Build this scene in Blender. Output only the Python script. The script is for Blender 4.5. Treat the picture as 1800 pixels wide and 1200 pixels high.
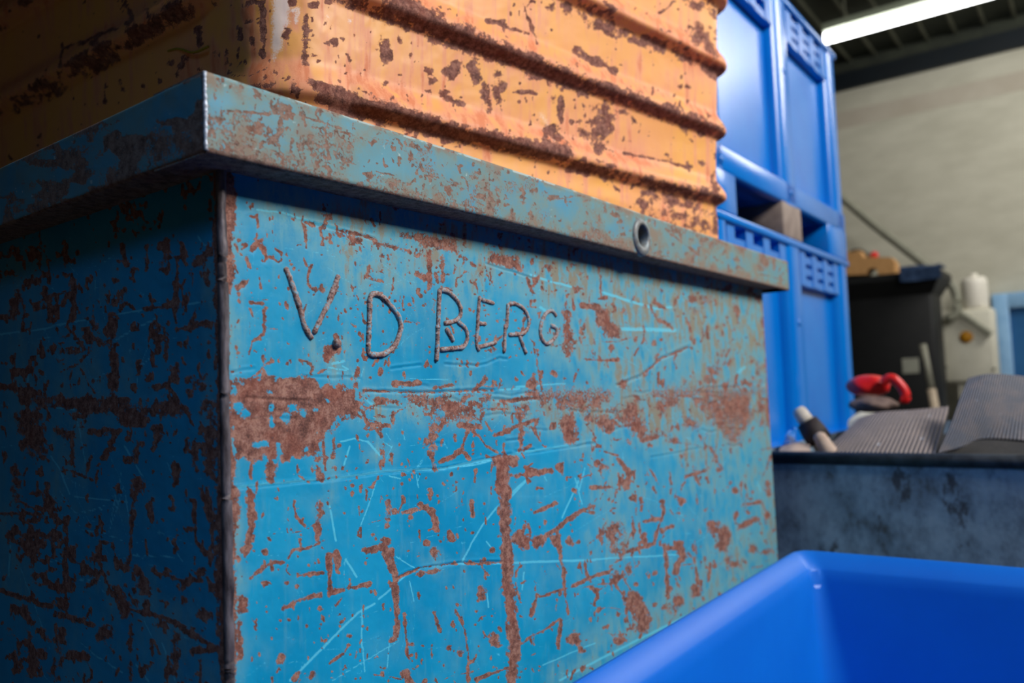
import bpy, bmesh, math, random
import numpy as np
from mathutils import Vector, Matrix

# ------------------------------------------------------------------ clear
for o in list(bpy.data.objects):
    bpy.data.objects.remove(o)
scene = bpy.context.scene
COL = scene.collection
rng = np.random.RandomState(7)
random.seed(7)

# ------------------------------------------------------------------ camera
ZT = 1.323                                   # height of the top of the blue container's rim above the floor
CR = np.array([0.59814467, -0.80043024, -0.0391711])
CU = np.array([-0.02463202, -0.06721898, 0.99743414])
CF = np.array([0.8010095, 0.59564506, 0.05992288])
CC = np.array([-0.33954675, -0.53313239, -0.25142921 + ZT])
FPX = 1400.0                                  # focal length in pixels of a 1800 pixel wide frame
cam = bpy.data.cameras.new('camera')
cam.sensor_width = 36.0
cam.lens = 28.0
cam.clip_start = 0.01
cam.dof.use_dof = True
cam.dof.focus_distance = 0.80
cam.dof.aperture_fstop = 4.0
camo = bpy.data.objects.new('camera', cam)
COL.objects.link(camo)
camo.matrix_world = Matrix(((CR[0], CU[0], -CF[0], CC[0]), (CR[1], CU[1], -CF[1], CC[1]),
                            (CR[2], CU[2], -CF[2], CC[2]), (0, 0, 0, 1)))
scene.camera = camo

# ------------------------------------------------------------------ light and exposure
scene.view_settings.view_transform = 'Standard'
scene.view_settings.look = 'None'
scene.view_settings.gamma = 1.0
scene.view_settings.use_curve_mapping = False
scene.view_settings.exposure = 0.0
world = bpy.data.worlds.new('world')
scene.world = world
world.use_nodes = True
wb = world.node_tree.nodes['Background']
wb.inputs[0].default_value = (0.55, 0.72, 1.0, 1)
wb.inputs[1].default_value = 0.004


def area_light(name, loc, target, sx, sy, power, color):
    l = bpy.data.lights.new(name, 'AREA')
    l.shape = 'RECTANGLE'
    l.size = sx
    l.size_y = sy
    l.energy = power
    l.color = color
    o = bpy.data.objects.new(name, l)
    COL.objects.link(o)
    o.location = loc
    o.rotation_euler = (Vector(target) - Vector(loc)).to_track_quat('-Z', 'Y').to_euler()
    return o


# assumed key lamp, no opening is built; set by the shadow under the rim
area_light('assumed_key_light', (1.15, -2.75, ZT + 2.0), (0.8, 0.1, ZT - 0.1), 1.6, 0.9, 150, (1.0, 0.985, 0.96))
# added unseen lamp under the roof that brightens the back wall
area_light('back_wall_fill', (5.2, -1.6, ZT + 2.35), (5.4, 0.3, ZT), 2.5, 1.5, 122, (1.0, 0.98, 0.93))
# added unseen blue fill lamp that lights and tints the shaded left side
al = area_light('blue_side_fill', (-1.5, -2.3, ZT + 2.1), (0.40, -0.45, ZT - 0.75), 0.9, 0.7, 3.4, (0.22, 0.50, 1.0))
al.data.spread = math.radians(40)  # narrow beam shapes the falloff along the left side


# ------------------------------------------------------------------ helpers
def lin(c):
    out = []
    for v in c[:3]:
        v = v / 255.0
        out.append(v / 12.92 if v <= 0.04045 else ((v + 0.055) / 1.055) ** 2.4)
    return (*out, 1.0)


def ray(px, py):
    return CF + CR * ((px - 900) / FPX) - CU * ((py - 600) / FPX)


def on(px, py, ax, v):
    """Point of the plane axis=v that the photograph shows at pixel px, py."""
    d = ray(px, py)
    t = (v - CC[ax]) / d[ax]
    return CC + t * d


def pix(V):
    d = V - CC
    z = d @ CF
    z = np.where(np.abs(z) < 1e-4, 1e-4, z)
    return 900 + FPX * (d @ CR) / z, 600 - FPX * (d @ CU) / z, z


ORG = {}


def origin(p):
    return ORG.get(p.name, np.zeros(3)) if p else np.zeros(3)


def mesh_obj(name, V, faces, mat, parent=None, smooth=True, org=None):
    """One mesh object from world coordinates; children share their parent's origin."""
    V = np.asarray(V, dtype=np.float64).reshape(-1, 3)
    if parent is not None:
        o0 = origin(parent)
    else:
        o0 = np.array(org if org is not None else [V[:, 0].mean(), V[:, 1].mean(), V[:, 2].min()])
    me = bpy.data.meshes.new(name)
    W = (V - o0).astype(np.float32)
    if isinstance(faces, np.ndarray):
        n, k = faces.shape
        me.vertices.add(len(W))
        me.vertices.foreach_set('co', W.ravel())
        me.loops.add(n * k)
        me.loops.foreach_set('vertex_index', faces.astype(np.int32).ravel())
        me.polygons.add(n)
        me.polygons.foreach_set('loop_start', np.arange(0, n * k, k, dtype=np.int32))
        me.update(calc_edges=True)
    else:
        me.from_pydata(W.tolist(), [], faces)
    me.polygons.foreach_set('use_smooth', [smooth] * len(me.polygons))
    me.update()
    if mat:
        me.materials.append(mat)
    o = bpy.data.objects.new(name, me)
    COL.objects.link(o)
    if parent is not None:
        o.parent = parent
    else:
        o.location = o0
    ORG[o.name] = o0
    return o


def thing(name, loc, label, cat, group=None):
    o = bpy.data.objects.new(name, None)
    o.empty_display_size = 0.05
    COL.objects.link(o)
    o.location = loc
    ORG[o.name] = np.array(loc, dtype=float)
    return tag(o, label, cat, group)


def tag(o, label=None, cat=None, group=None, kind=None):
    if label:
        o['label'] = label
    if cat:
        o['category'] = cat
    if group:
        o['group'] = group
    if kind:
        o['kind'] = kind
    return o


def copy_tree(o, off, parent=None):
    c = o.copy()
    COL.objects.link(c)
    if parent is None:
        c.location = Vector(o.location) + Vector(off)
        ORG[c.name] = ORG[o.name] + np.array(off)
    else:
        c.parent = parent
        ORG[c.name] = ORG[parent.name]
    for ch in list(o.children):
        copy_tree(ch, off, c)
    return c


class MB:
    """Collects simple solids into one vertex and face list."""

    def __init__(self):
        self.v, self.f = [], []

    def add(self, V, F):
        b = len(self.v)
        self.v += [tuple(p) for p in V]
        self.f += [tuple(i + b for i in q) for q in F]
        return self

    def box(self, x0, x1, y0, y1, z0, z1, bev=0.0):
        if bev <= 0:
            V = [(x, y, z) for x in (x0, x1) for y in (y0, y1) for z in (z0, z1)]
            F = [(0, 1, 3, 2), (4, 6, 7, 5), (0, 4, 5, 1), (2, 3, 7, 6), (0, 2, 6, 4), (1, 5, 7, 3)]
            return self.add(V, F)
        bm = bmesh.new()
        bmesh.ops.create_cube(bm, size=1.0)
        for v in bm.verts:
            v.co = ((x0 + x1) / 2 + v.co.x * (x1 - x0), (y0 + y1) / 2 + v.co.y * (y1 - y0),
                    (z0 + z1) / 2 + v.co.z * (z1 - z0))
        bmesh.ops.bevel(bm, geom=list(bm.edges), offset=bev, segments=2, profile=0.5, affect='EDGES')
        bm.verts.index_update()
        self.add([v.co[:] for v in bm.verts], [[v.index for v in f.verts] for f in bm.faces])
        bm.free()
        return self

    def tube(self, pts, rad, n=10, cap=True):
        pts = [np.array(p, float) for p in pts]
        m = len(pts)
        rad = [rad] * m if np.isscalar(rad) else rad
        V = []
        up = np.array([0.0, 0.0, 1.0])
        for i, p in enumerate(pts):
            t = pts[min(i + 1, m - 1)] - pts[max(i - 1, 0)]
            t = t / (np.linalg.norm(t) + 1e-12)
            a = np.cross(t, up)
            if np.linalg.norm(a) < 0.05:
                a = np.cross(t, np.array([0.0, 1.0, 0.0]))
            a /= np.linalg.norm(a)
            b = np.cross(t, a)
            for k in range(n):
                q = 2 * math.pi * k / n
                V.append(p + rad[i] * (a * math.cos(q) + b * math.sin(q)))
        F = []
        for i in range(m - 1):
            for k in range(n):
                F.append((i * n + k, i * n + (k + 1) % n, (i + 1) * n + (k + 1) % n, (i + 1) * n + k))
        if cap:
            F.append(tuple(range(n - 1, -1, -1)))
            F.append(tuple((m - 1) * n + k for k in range(n)))
        return self.add(V, F)

    def build(self, name, mat, parent=None, smooth=False, org=None):
        return mesh_obj(name, self.v, self.f, mat, parent, smooth, org)


def smooth_by_angle(o, ang=0.6):
    me = o.data
    bm = bmesh.new()
    bm.from_mesh(me)
    for e in bm.edges:
        if len(e.link_faces) == 2 and e.calc_face_angle(0) > ang:
            e.smooth = False
    for f in bm.faces:
        f.smooth = True
    bm.to_mesh(me)
    bm.free()
    return o


def grid_faces(nr, nc, wrap=False):
    r = np.arange(nr - 1)[:, None]
    c = np.arange(nc if wrap else nc - 1)[None, :]
    c2 = (c + 1) % nc
    a = r * nc + c
    b = r * nc + c2
    d = (r + 1) * nc + c
    e = (r + 1) * nc + c2
    return np.stack([a, b, e, d], -1).reshape(-1, 4)


def resample(P, n):
    P = np.array(P, float)
    d = np.r_[0, np.cumsum(np.linalg.norm(np.diff(P, axis=0), axis=1))]
    t = np.linspace(0, d[-1], n)
    return np.stack([np.interp(t, d, P[:, k]) for k in range(P.shape[1])], 1)


def spline(P, n, closed=False):
    """Catmull-Rom through the points."""
    P = np.array(P, float)
    m = len(P)
    out = []
    segs = m if closed else m - 1
    for i in range(segs):
        g = lambda j: P[j % m] if closed else P[min(max(j, 0), m - 1)]
        p0, p1, p2, p3 = g(i - 1), g(i), g(i + 1), g(i + 2)
        for t in np.linspace(0, 1, 8, endpoint=False):
            out.append(0.5 * ((2 * p1) + (-p0 + p2) * t + (2 * p0 - 5 * p1 + 4 * p2 - p3) * t * t +
                              (-p0 + 3 * p1 - 3 * p2 + p3) * t ** 3))
    out.append(P[0] if closed else P[-1])
    return resample(out, n)


# value noise ---------------------------------------------------------------
def vnoise(x, y, cell, seed):
    r = np.random.RandomState(seed)
    T = r.rand(257, 257)
    u = x / cell + 1000.37
    v = y / cell + 1000.73
    iu = np.floor(u).astype(int)
    iv = np.floor(v).astype(int)
    fu = u - iu
    fv = v - iv
    fu = fu * fu * (3 - 2 * fu)
    fv = fv * fv * (3 - 2 * fv)
    iu &= 255
    iv &= 255
    a = T[iu, iv] * (1 - fu) + T[iu + 1, iv] * fu
    b = T[iu, iv + 1] * (1 - fu) + T[iu + 1, iv + 1] * fu
    return a * (1 - fv) + b * fv


def fbm(x, y, cell, seed, octv=4):
    s = 0
    a = 0.5
    t = 0
    for k in range(octv):
        s = s + a * vnoise(x, y, cell / 2 ** k, seed + k * 13)
        t += a
        a *= 0.55
    return s / t


def sstep(a, b, x):
    t = np.clip((x - a) / (b - a), 0, 1)
    return t * t * (3 - 2 * t)


# wear marks ------------------------------------------------------------------
# Each mark is traced on its own surface: frame of a detail (x, y, scale), width, strength, points.
FR = {'A': (380, 330, 6), 'B': (640, 380, 6), 'C': (380, 500, 6), 'D': (640, 520, 6), 'E': (380, 660, 6),
      'F': (640, 660, 6), 'G': (900, 400, 3.43), 'H': (900, 700, 3.43), 'L': (350, 733, 2.57),
      'P': (0, 0, 1), 'I': (0, 400, 4), 'J': (0, 640, 4.286), 'K': (0, 850, 3.43), 'M': (300, 80, 5),
      'N': (660, 180, 5), 'O': (370, 0, 6), 'Q': (600, 0, 2.57), 'R': (0, 0, 4.286), 'T': (1020, 320, 4.615),
      'U': (0, 240, 4.615)}


def parse(txt):
    out = []
    for line in txt.strip().splitlines():
        for item in line.split(';'):
            item = item.strip()
            if not item:
                continue
            head, pts = item.split(':')
            h = head.split()
            ox, oy, sc = FR[h[0]]
            w = float(h[1]) / sc
            s = float(h[2]) if len(h) > 2 else 1.0
            P = [(ox + float(a) / sc, oy + float(b) / sc) for a, b in
                 (q.split(',') for q in pts.split())]
            out.append((w, s, P))
    return out


def random_marks(seed, box, n, length, width, ang, strength=1.0):
    """Many small nicks and hair scratches strewn over a surface."""
    r = np.random.RandomState(seed)
    out = []
    for _ in range(n):
        x, y = r.uniform(box[0], box[1]), r.uniform(box[2], box[3])
        L = length[0] + (length[1] - length[0]) * r.rand() ** 2
        a = math.radians(r.normal(ang[0], ang[1]))
        w = r.uniform(*width)
        dx, dy = math.cos(a) * L / 2, math.sin(a) * L / 2
        b = r.normal(0, 0.08) * L
        out.append((w, strength, [(x - dx, y - dy), (x - dy * 0.1 + b * math.sin(a), y + b * math.cos(a)), (x + dx, y + dy)]))
    return out


def seg_field(X, Y, marks, soft=1.6, mode='max'):
    F = np.zeros_like(X)
    for w, s, P in marks:
        h = w / 2
        so = soft + 0.22 * w
        xs = [p[0] for p in P]
        ys = [p[1] for p in P]
        m = h + so
        idx = np.where((X > min(xs) - m) & (X < max(xs) + m) & (Y > min(ys) - m) & (Y < max(ys) + m))
        if len(idx[0]) == 0:
            continue
        x = X[idx]
        y = Y[idx]
        d = np.full(x.shape, 1e9)
        if len(P) == 1:
            d = np.hypot(x - P[0][0], y - P[0][1])
        for (ax, ay), (bx, by) in zip(P[:-1], P[1:]):
            vx, vy = bx - ax, by - ay
            t = np.clip(((x - ax) * vx + (y - ay) * vy) / (vx * vx + vy * vy + 1e-9), 0, 1)
            d = np.minimum(d, np.hypot(x - ax - t * vx, y - ay - t * vy))
        val = s * np.clip(0.5 + (h - d) / (2 * so), 0, 1)
        F[idx] = np.maximum(F[idx], val)
    return F


def poly_field(X, Y, P, s, soft=6.0):
    inside = np.zeros(X.shape, bool)
    d = np.full(X.shape, 1e9)
    n = len(P)
    for i in range(n):
        ax, ay = P[i]
        bx, by = P[(i + 1) % n]
        c = ((ay > Y) != (by > Y)) & (X < (bx - ax) * (Y - ay) / (by - ay + 1e-9) + ax)
        inside ^= c
        vx, vy = bx - ax, by - ay
        t = np.clip(((X - ax) * vx + (Y - ay) * vy) / (vx * vx + vy * vy + 1e-9), 0, 1)
        d = np.minimum(d, np.hypot(X - ax - t * vx, Y - ay - t * vy))
    sd = np.where(inside, d, -d)
    return s * np.clip(0.5 + sd / (2 * soft), 0, 1)


def warp(PX, PY, seed, amp=2.2, cell=9.0):
    return (PX + amp * 2 * (fbm(PX, PY, cell, seed, 3) - 0.5) + 2.6 * amp * (fbm(PX, PY, cell * 5, seed + 5, 2) - 0.5),
            PY + amp * 2 * (fbm(PX, PY, cell, seed + 31, 3) - 0.5) + 2.6 * amp * (fbm(PX, PY, cell * 5, seed + 9, 2) - 0.5))


def ragged(r, PX, PY, seed, amp=0.95):
    """Break the edges of the marks up the way chipped paint breaks."""
    n = 0.55 * fbm(PX, PY, 7.5, seed, 3) + 0.45 * fbm(PX, PY, 22, seed + 3, 3)
    k = sstep(0.02, 0.28, r) * (1 - 0.55 * sstep(0.8, 1.0, r))
    return np.clip(r + amp * 2.2 * (n - 0.5) * k, 0, 1)


def set_wear(o, r, g, b):
    me = o.data
    at = me.attributes.new('wear', 'FLOAT_COLOR', 'POINT')
    A = np.ones((len(me.vertices), 4), np.float32)
    A[:len(r), 0] = r
    A[:len(r), 1] = g
    A[:len(r), 2] = b
    at.data.foreach_set('color', A.ravel())


# ------------------------------------------------------------------ materials
def nodes_of(name):
    m = bpy.data.materials.new(name)
    m.use_nodes = True
    nt = m.node_tree
    nt.nodes.clear()
    out = nt.nodes.new('ShaderNodeOutputMaterial')
    bs = nt.nodes.new('ShaderNodeBsdfPrincipled')
    nt.links.new(bs.outputs[0], out.inputs[0])
    return m, nt, bs


class NT:
    def __init__(self, nt):
        self.nt = nt
        self.tc = nt.nodes.new('ShaderNodeTexCoord')

    def noise(self, scale, detail=3.0, rough=0.55, vec=None, stretch=None):
        n = self.nt.nodes.new('ShaderNodeTexNoise')
        n.inputs['Scale'].default_value = scale
        n.inputs['Detail'].default_value = detail
        n.inputs['Roughness'].default_value = rough
        src = vec or self.tc.outputs['Object']
        if stretch:
            mp = self.nt.nodes.new('ShaderNodeMapping')
            mp.inputs['Scale'].default_value = stretch
            self.nt.links.new(src, mp.inputs[0])
            src = mp.outputs[0]
        self.nt.links.new(src, n.inputs['Vector'])
        return n.outputs['Fac']

    def _set(self, sock, v):
        if isinstance(v, (int, float)):
            sock.default_value = v
        elif isinstance(v, tuple):
            sock.default_value = v
        else:
            self.nt.links.new(v, sock)

    def math(self, op, a, b=0.0, clamp=False):
        n = self.nt.nodes.new('ShaderNodeMath')
        n.operation = op
        n.use_clamp = clamp
        self._set(n.inputs[0], a)
        self._set(n.inputs[1], b)
        return n.outputs[0]

    def step(self, v, a, b):
        n = self.nt.nodes.new('ShaderNodeMapRange')
        n.interpolation_type = 'SMOOTHSTEP'
        self._set(n.inputs[0], v)
        n.inputs[1].default_value = a
        n.inputs[2].default_value = b
        return n.outputs[0]

    def mix(self, f, a, b):
        n = self.nt.nodes.new('ShaderNodeMix')
        n.data_type = 'RGBA'
        self._set(n.inputs[0], f)
        self._set(n.inputs[6], a)
        self._set(n.inputs[7], b)
        return n.outputs[2]

    def ramp(self, f, stops):
        n = self.nt.nodes.new('ShaderNodeValToRGB')
        e = n.color_ramp.elements
        while len(e) < len(stops):
            e.new(0.5)
        for k, (p, c) in enumerate(stops):
            e[k].position = p
            e[k].color = c
        self._set(n.inputs[0], f)
        return n.outputs[0]

    def bump(self, h, strength, dist, bs):
        n = self.nt.nodes.new('ShaderNodeBump')
        n.inputs['Strength'].default_value = strength
        n.inputs['Distance'].default_value = dist
        self._set(n.inputs['Height'], h)
        self.nt.links.new(n.outputs[0], bs.inputs['Normal'])


def worn_paint(name, paint, paint2, scratch_glint, mid, film, rusts, rough=0.42, speck=0.5, streak=(1, 1, 0.5),
               spec=0.4, dscale=1.0):
    """Paint over steel: wear.r chipped to rust and painted rim underside shade, wear.g bright scratches and painted highlights, wear.b dirt, rust film and painted rib highlights."""
    m, nt, bs = nodes_of(name)
    N = NT(nt)
    at = nt.nodes.new('ShaderNodeAttribute')
    at.attribute_name = 'wear'
    sp = nt.nodes.new('ShaderNodeSeparateColor')
    nt.links.new(at.outputs['Color'], sp.inputs[0])
    R, G, B = sp.outputs[0], sp.outputs[1], sp.outputs[2]
    n_mid = N.noise(130 * dscale, 4, 0.6)
    n_fine = N.noise(620 * dscale, 3, 0.6)
    n_big = N.noise(14 * dscale, 4, 0.6, stretch=streak)
    v = N.math('ADD', R, N.math('MULTIPLY', N.math('SUBTRACT', n_mid, 0.5), 0.75))
    v = N.math('ADD', v, N.math('MULTIPLY', N.math('SUBTRACT', n_fine, 0.5), 1.0))
    # film adds small rust specks
    sk = N.math('SUBTRACT', N.noise(330 * dscale, 2, 0.5), 0.5)
    v = N.math('ADD', v, N.math('MULTIPLY', N.math('MULTIPLY', sk, B), speck * 4.0))
    rust = N.step(v, 0.42, 0.60)
    pc = N.mix(N.step(n_big, 0.35, 0.65), lin(paint), lin(paint2))
    fv = N.math('MULTIPLY', B, N.step(N.math('ADD', N.noise(60 * dscale, 5, 0.65, stretch=streak),
                                             N.math('MULTIPLY', n_fine, 0.25)), 0.36, 0.8), True)
    fv = N.math('MULTIPLY', fv, 1.15, True)
    pc = N.mix(N.math('MULTIPLY', fv, 2.0, True), pc, lin(mid))
    pc = N.mix(N.step(fv, 0.45, 1.0), pc, lin(film))
    gs = N.step(N.math('ADD', G, N.math('MULTIPLY', N.math('SUBTRACT', n_fine, 0.5), 0.7)), 0.35, 0.65)
    pc = N.mix(N.math('MULTIPLY', gs, 0.75), pc, lin(scratch_glint))
    rc = N.ramp(N.math('ADD', N.math('MULTIPLY', n_mid, 0.6), N.math('MULTIPLY', n_fine, 0.4)),
                [(0.38, lin(rusts[0])), (0.50, lin(rusts[1])), (0.60, lin(rusts[2]))])
    rc = N.mix(N.math('MULTIPLY', N.step(N.noise(38 * dscale, 4, 0.6), 0.45, 0.68), 0.28), rc, lin(tuple(v * k for v, k in zip(rusts[1], (1.12, 0.82, 0.66)))))
    # dark rim around chips
    edge = N.math('MULTIPLY', N.step(v, 0.36, 0.5), N.math('SUBTRACT', 1.0, rust))
    pc = N.mix(N.math('MULTIPLY', edge, 0.25), pc, lin(film))
    col = N.mix(rust, pc, rc)
    nt.links.new(col, bs.inputs['Base Color'])
    rg = N.math('ADD', rough, N.math('MULTIPLY', rust, 0.42))
    rg = N.math('ADD', rg, N.math('MULTIPLY', fv, 0.2))
    nt.links.new(rg, bs.inputs['Roughness'])
    bs.inputs['Specular IOR Level'].default_value = spec
    hgt = N.math('SUBTRACT', N.math('MULTIPLY', n_fine, N.math('ADD', 0.12, N.math('MULTIPLY', rust, 0.75))),
                 N.math('MULTIPLY', rust, 0.8))
    N.bump(hgt, 0.55, 0.0009, bs)
    return m


def plain(name, c1, c2=None, rough=0.5, scale=20, metallic=0.0, bump=0.0, spec=0.4, stretch=None, detail=4, dist=0.002):
    m, nt, bs = nodes_of(name)
    N = NT(nt)
    n = N.noise(scale, detail, 0.6, stretch=stretch)
    c2 = c2 or tuple(min(255, v * 1.12) for v in c1)
    nt.links.new(N.ramp(n, [(0.35, lin(c1)), (0.65, lin(c2))]), bs.inputs['Base Color'])
    bs.inputs['Roughness'].default_value = rough
    bs.inputs['Metallic'].default_value = metallic
    bs.inputs['Specular IOR Level'].default_value = spec
    if bump:
        N.bump(n, bump, dist, bs)
    return m


RUST = ((84, 52, 44), (132, 86, 72), (164, 120, 102))
M = {}
M['blue'] = worn_paint('blue_container_paint', (4, 140, 180), (22, 152, 190), (96, 200, 220), (98, 160, 172), (136, 130, 110), RUST)
M['rim'] = worn_paint('rim_paint', (52, 140, 172), (86, 150, 164), (176, 190, 184), (110, 140, 136), (134, 118, 100),
                      ((92, 70, 60), (132, 104, 90), (152, 126, 110)), rough=0.5, speck=0.5, streak=(0.6, 0.6, 0.6))
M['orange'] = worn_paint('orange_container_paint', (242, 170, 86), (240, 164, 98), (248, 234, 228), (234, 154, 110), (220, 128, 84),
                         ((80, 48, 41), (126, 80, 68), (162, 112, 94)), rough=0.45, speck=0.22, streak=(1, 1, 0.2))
M['weld'] = plain('weld_bead_steel', (84, 58, 50), (150, 120, 108), 0.6, 320, 0.1, 0.6)


def bead_mat():
    m, nt, bs = nodes_of('letter_bead_rust')
    N = NT(nt)
    a = N.noise(170, 4, 0.6)
    b = N.noise(500, 3, 0.6)
    col = N.ramp(N.math('ADD', N.math('MULTIPLY', a, 0.5), N.math('MULTIPLY', b, 0.5)),
                 [(0.38, lin((84, 56, 52))), (0.46, lin((138, 100, 90))), (0.54, lin((172, 144, 132))), (0.62, lin((100, 166, 186)))])
    nt.links.new(col, bs.inputs['Base Color'])
    bs.inputs['Roughness'].default_value = 0.7
    N.bump(b, 0.7, 0.0012, bs)
    return m


M['bead'] = bead_mat()
M['corner'] = plain('corner_weld_steel', (60, 52, 54), (128, 118, 120), 0.45, 140, 0.35, 0.5, stretch=(1, 1, 0.25))
M['bare'] = plain('bare_edge_steel', (150, 156, 166), (196, 200, 208), 0.4, 200, 0.3, 0.3)
M['ring'] = plain('bushing_steel', (112, 104, 98), (136, 146, 148), 0.5, 120, 0.2, 0.3)
M['dark'] = plain('dark_steel_inside', (22, 20, 20), (38, 34, 32), 0.8, 40)
M['tub'] = plain('blue_tub_plastic', (0, 100, 196), (0, 106, 202), 0.42, 6, spec=0.45)
M['bin'] = plain('blue_bin_plastic', (0, 114, 208), (0, 122, 214), 0.24, 5, spec=0.55)
M['binfoot'] = plain('foot_reflection_grey', (128, 112, 104), (150, 134, 124), 0.7, 30)  # grey brown colour paints in the reflection on the middle foot
M['wall'] = plain('painted_block_wall', (186, 182, 164), (200, 196, 178), 0.9, 3, bump=0.2, stretch=(1, 1, 3), dist=0.01)
M['wallstain'] = plain('brown_wall_band', (180, 170, 153), (192, 184, 168), 0.9, 3)
M['floor'] = plain('concrete_floor', (66, 64, 61), (84, 81, 77), 0.85, 4, bump=0.2)
M['ceil'] = plain('dark_roof_deck', (40, 44, 36), (54, 58, 46), 0.8, 6)
M['rib'] = plain('roof_deck_rib', (72, 74, 60), (88, 88, 72), 0.7, 6)
M['beam'] = plain('dark_blue_beam', (0, 11, 18), (1, 15, 24), 0.6, 8)
M['dimwall'] = plain('dim_hall_wall', (52, 52, 50), (64, 63, 60), 0.9, 3)

# ------------------------------------------------------------------ the setting
XW = 7.0
ZC = ZT + 2.52


def slab(name, a, b, mat):
    mb = MB().box(a[0], b[0], a[1], b[1], a[2], b[2])
    return tag(mb.build(name, mat), kind='structure')


fl = slab('floor', (-2.6, -5.2, -0.12), (XW + 0.2, 4.6, 0.0), M['floor'])
tag(fl, 'grey concrete hall floor', 'floor')
wl = slab('wall_back', (XW, -5.2, 0), (XW + 0.2, 4.6, ZC), M['wall'])
tag(wl, 'beige painted wall at the far end of the hall', 'wall')
ban = MB().box(XW - 0.004, XW, -5.2, 4.6, ZT + 1.93, ZT + 2.08).build('stain_band', M['wallstain'], wl)
tag(slab('wall_left', (-2.8, -5.2, 0), (-2.6, 4.6, ZC), M['dimwall']), 'dim wall left of the containers', 'wall')
tag(slab('wall_far', (-2.6, 4.6, 0), (XW, 4.8, ZC), M['dimwall']), 'dim wall behind the containers', 'wall')
tag(slab('wall_near', (-2.6, -5.4, 0), (XW, -5.2, ZC), M['dimwall']), 'wall behind the photographer', 'wall')
ce = slab('ceiling', (-2.6, -5.2, ZC), (XW + 0.2, 4.6, ZC + 0.15), M['ceil'])
tag(ce, 'dark profiled steel roof deck', 'ceiling')
rib_me = None
for k in range(30):
    y = -2.2 + k * 0.205
    if rib_me is None:
        r0 = MB().box(-2.6, XW, y, y + 0.02, ZC - 0.028, ZC).build('deck_rib', M['rib'], ce)
        rib_me = r0
    else:
        c = rib_me.copy()
        COL.objects.link(c)
        c.parent = ce
        c.location.y = k * 0.205
bm_ = MB().box(XW - 0.05, XW, -5.2, 4.6, ZT + 2.262, ZT + 2.41)
tag(tag(bm_.build('trim_1', M['beam']), kind='structure'), 'dark blue steel beam along the top of the wall', 'beam')
tag(slab('shade_strip', (XW - 0.03, -5.2, ZT + 2.41), (XW, 4.6, ZC), M['ceil']), 'dark filler strip standing in for shade between beam and roof deck', 'trim')  # added dark filler, stands in for the shadow above the beam

# ------------------------------------------------------------------ blue steel container
OV = 0.0357                 # how far the rim stands out
RH = 0.064                  # rim height
BX1 = 1.313                 # right end of the body
RX1 = 1.381                 # right end of the rim
BY1 = 0.99
cont = thing('steel_container', (0.69, 0.5, 0), 'big rusty turquoise blue steel container with hand welded letters and a boxed rim', 'container')

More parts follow.
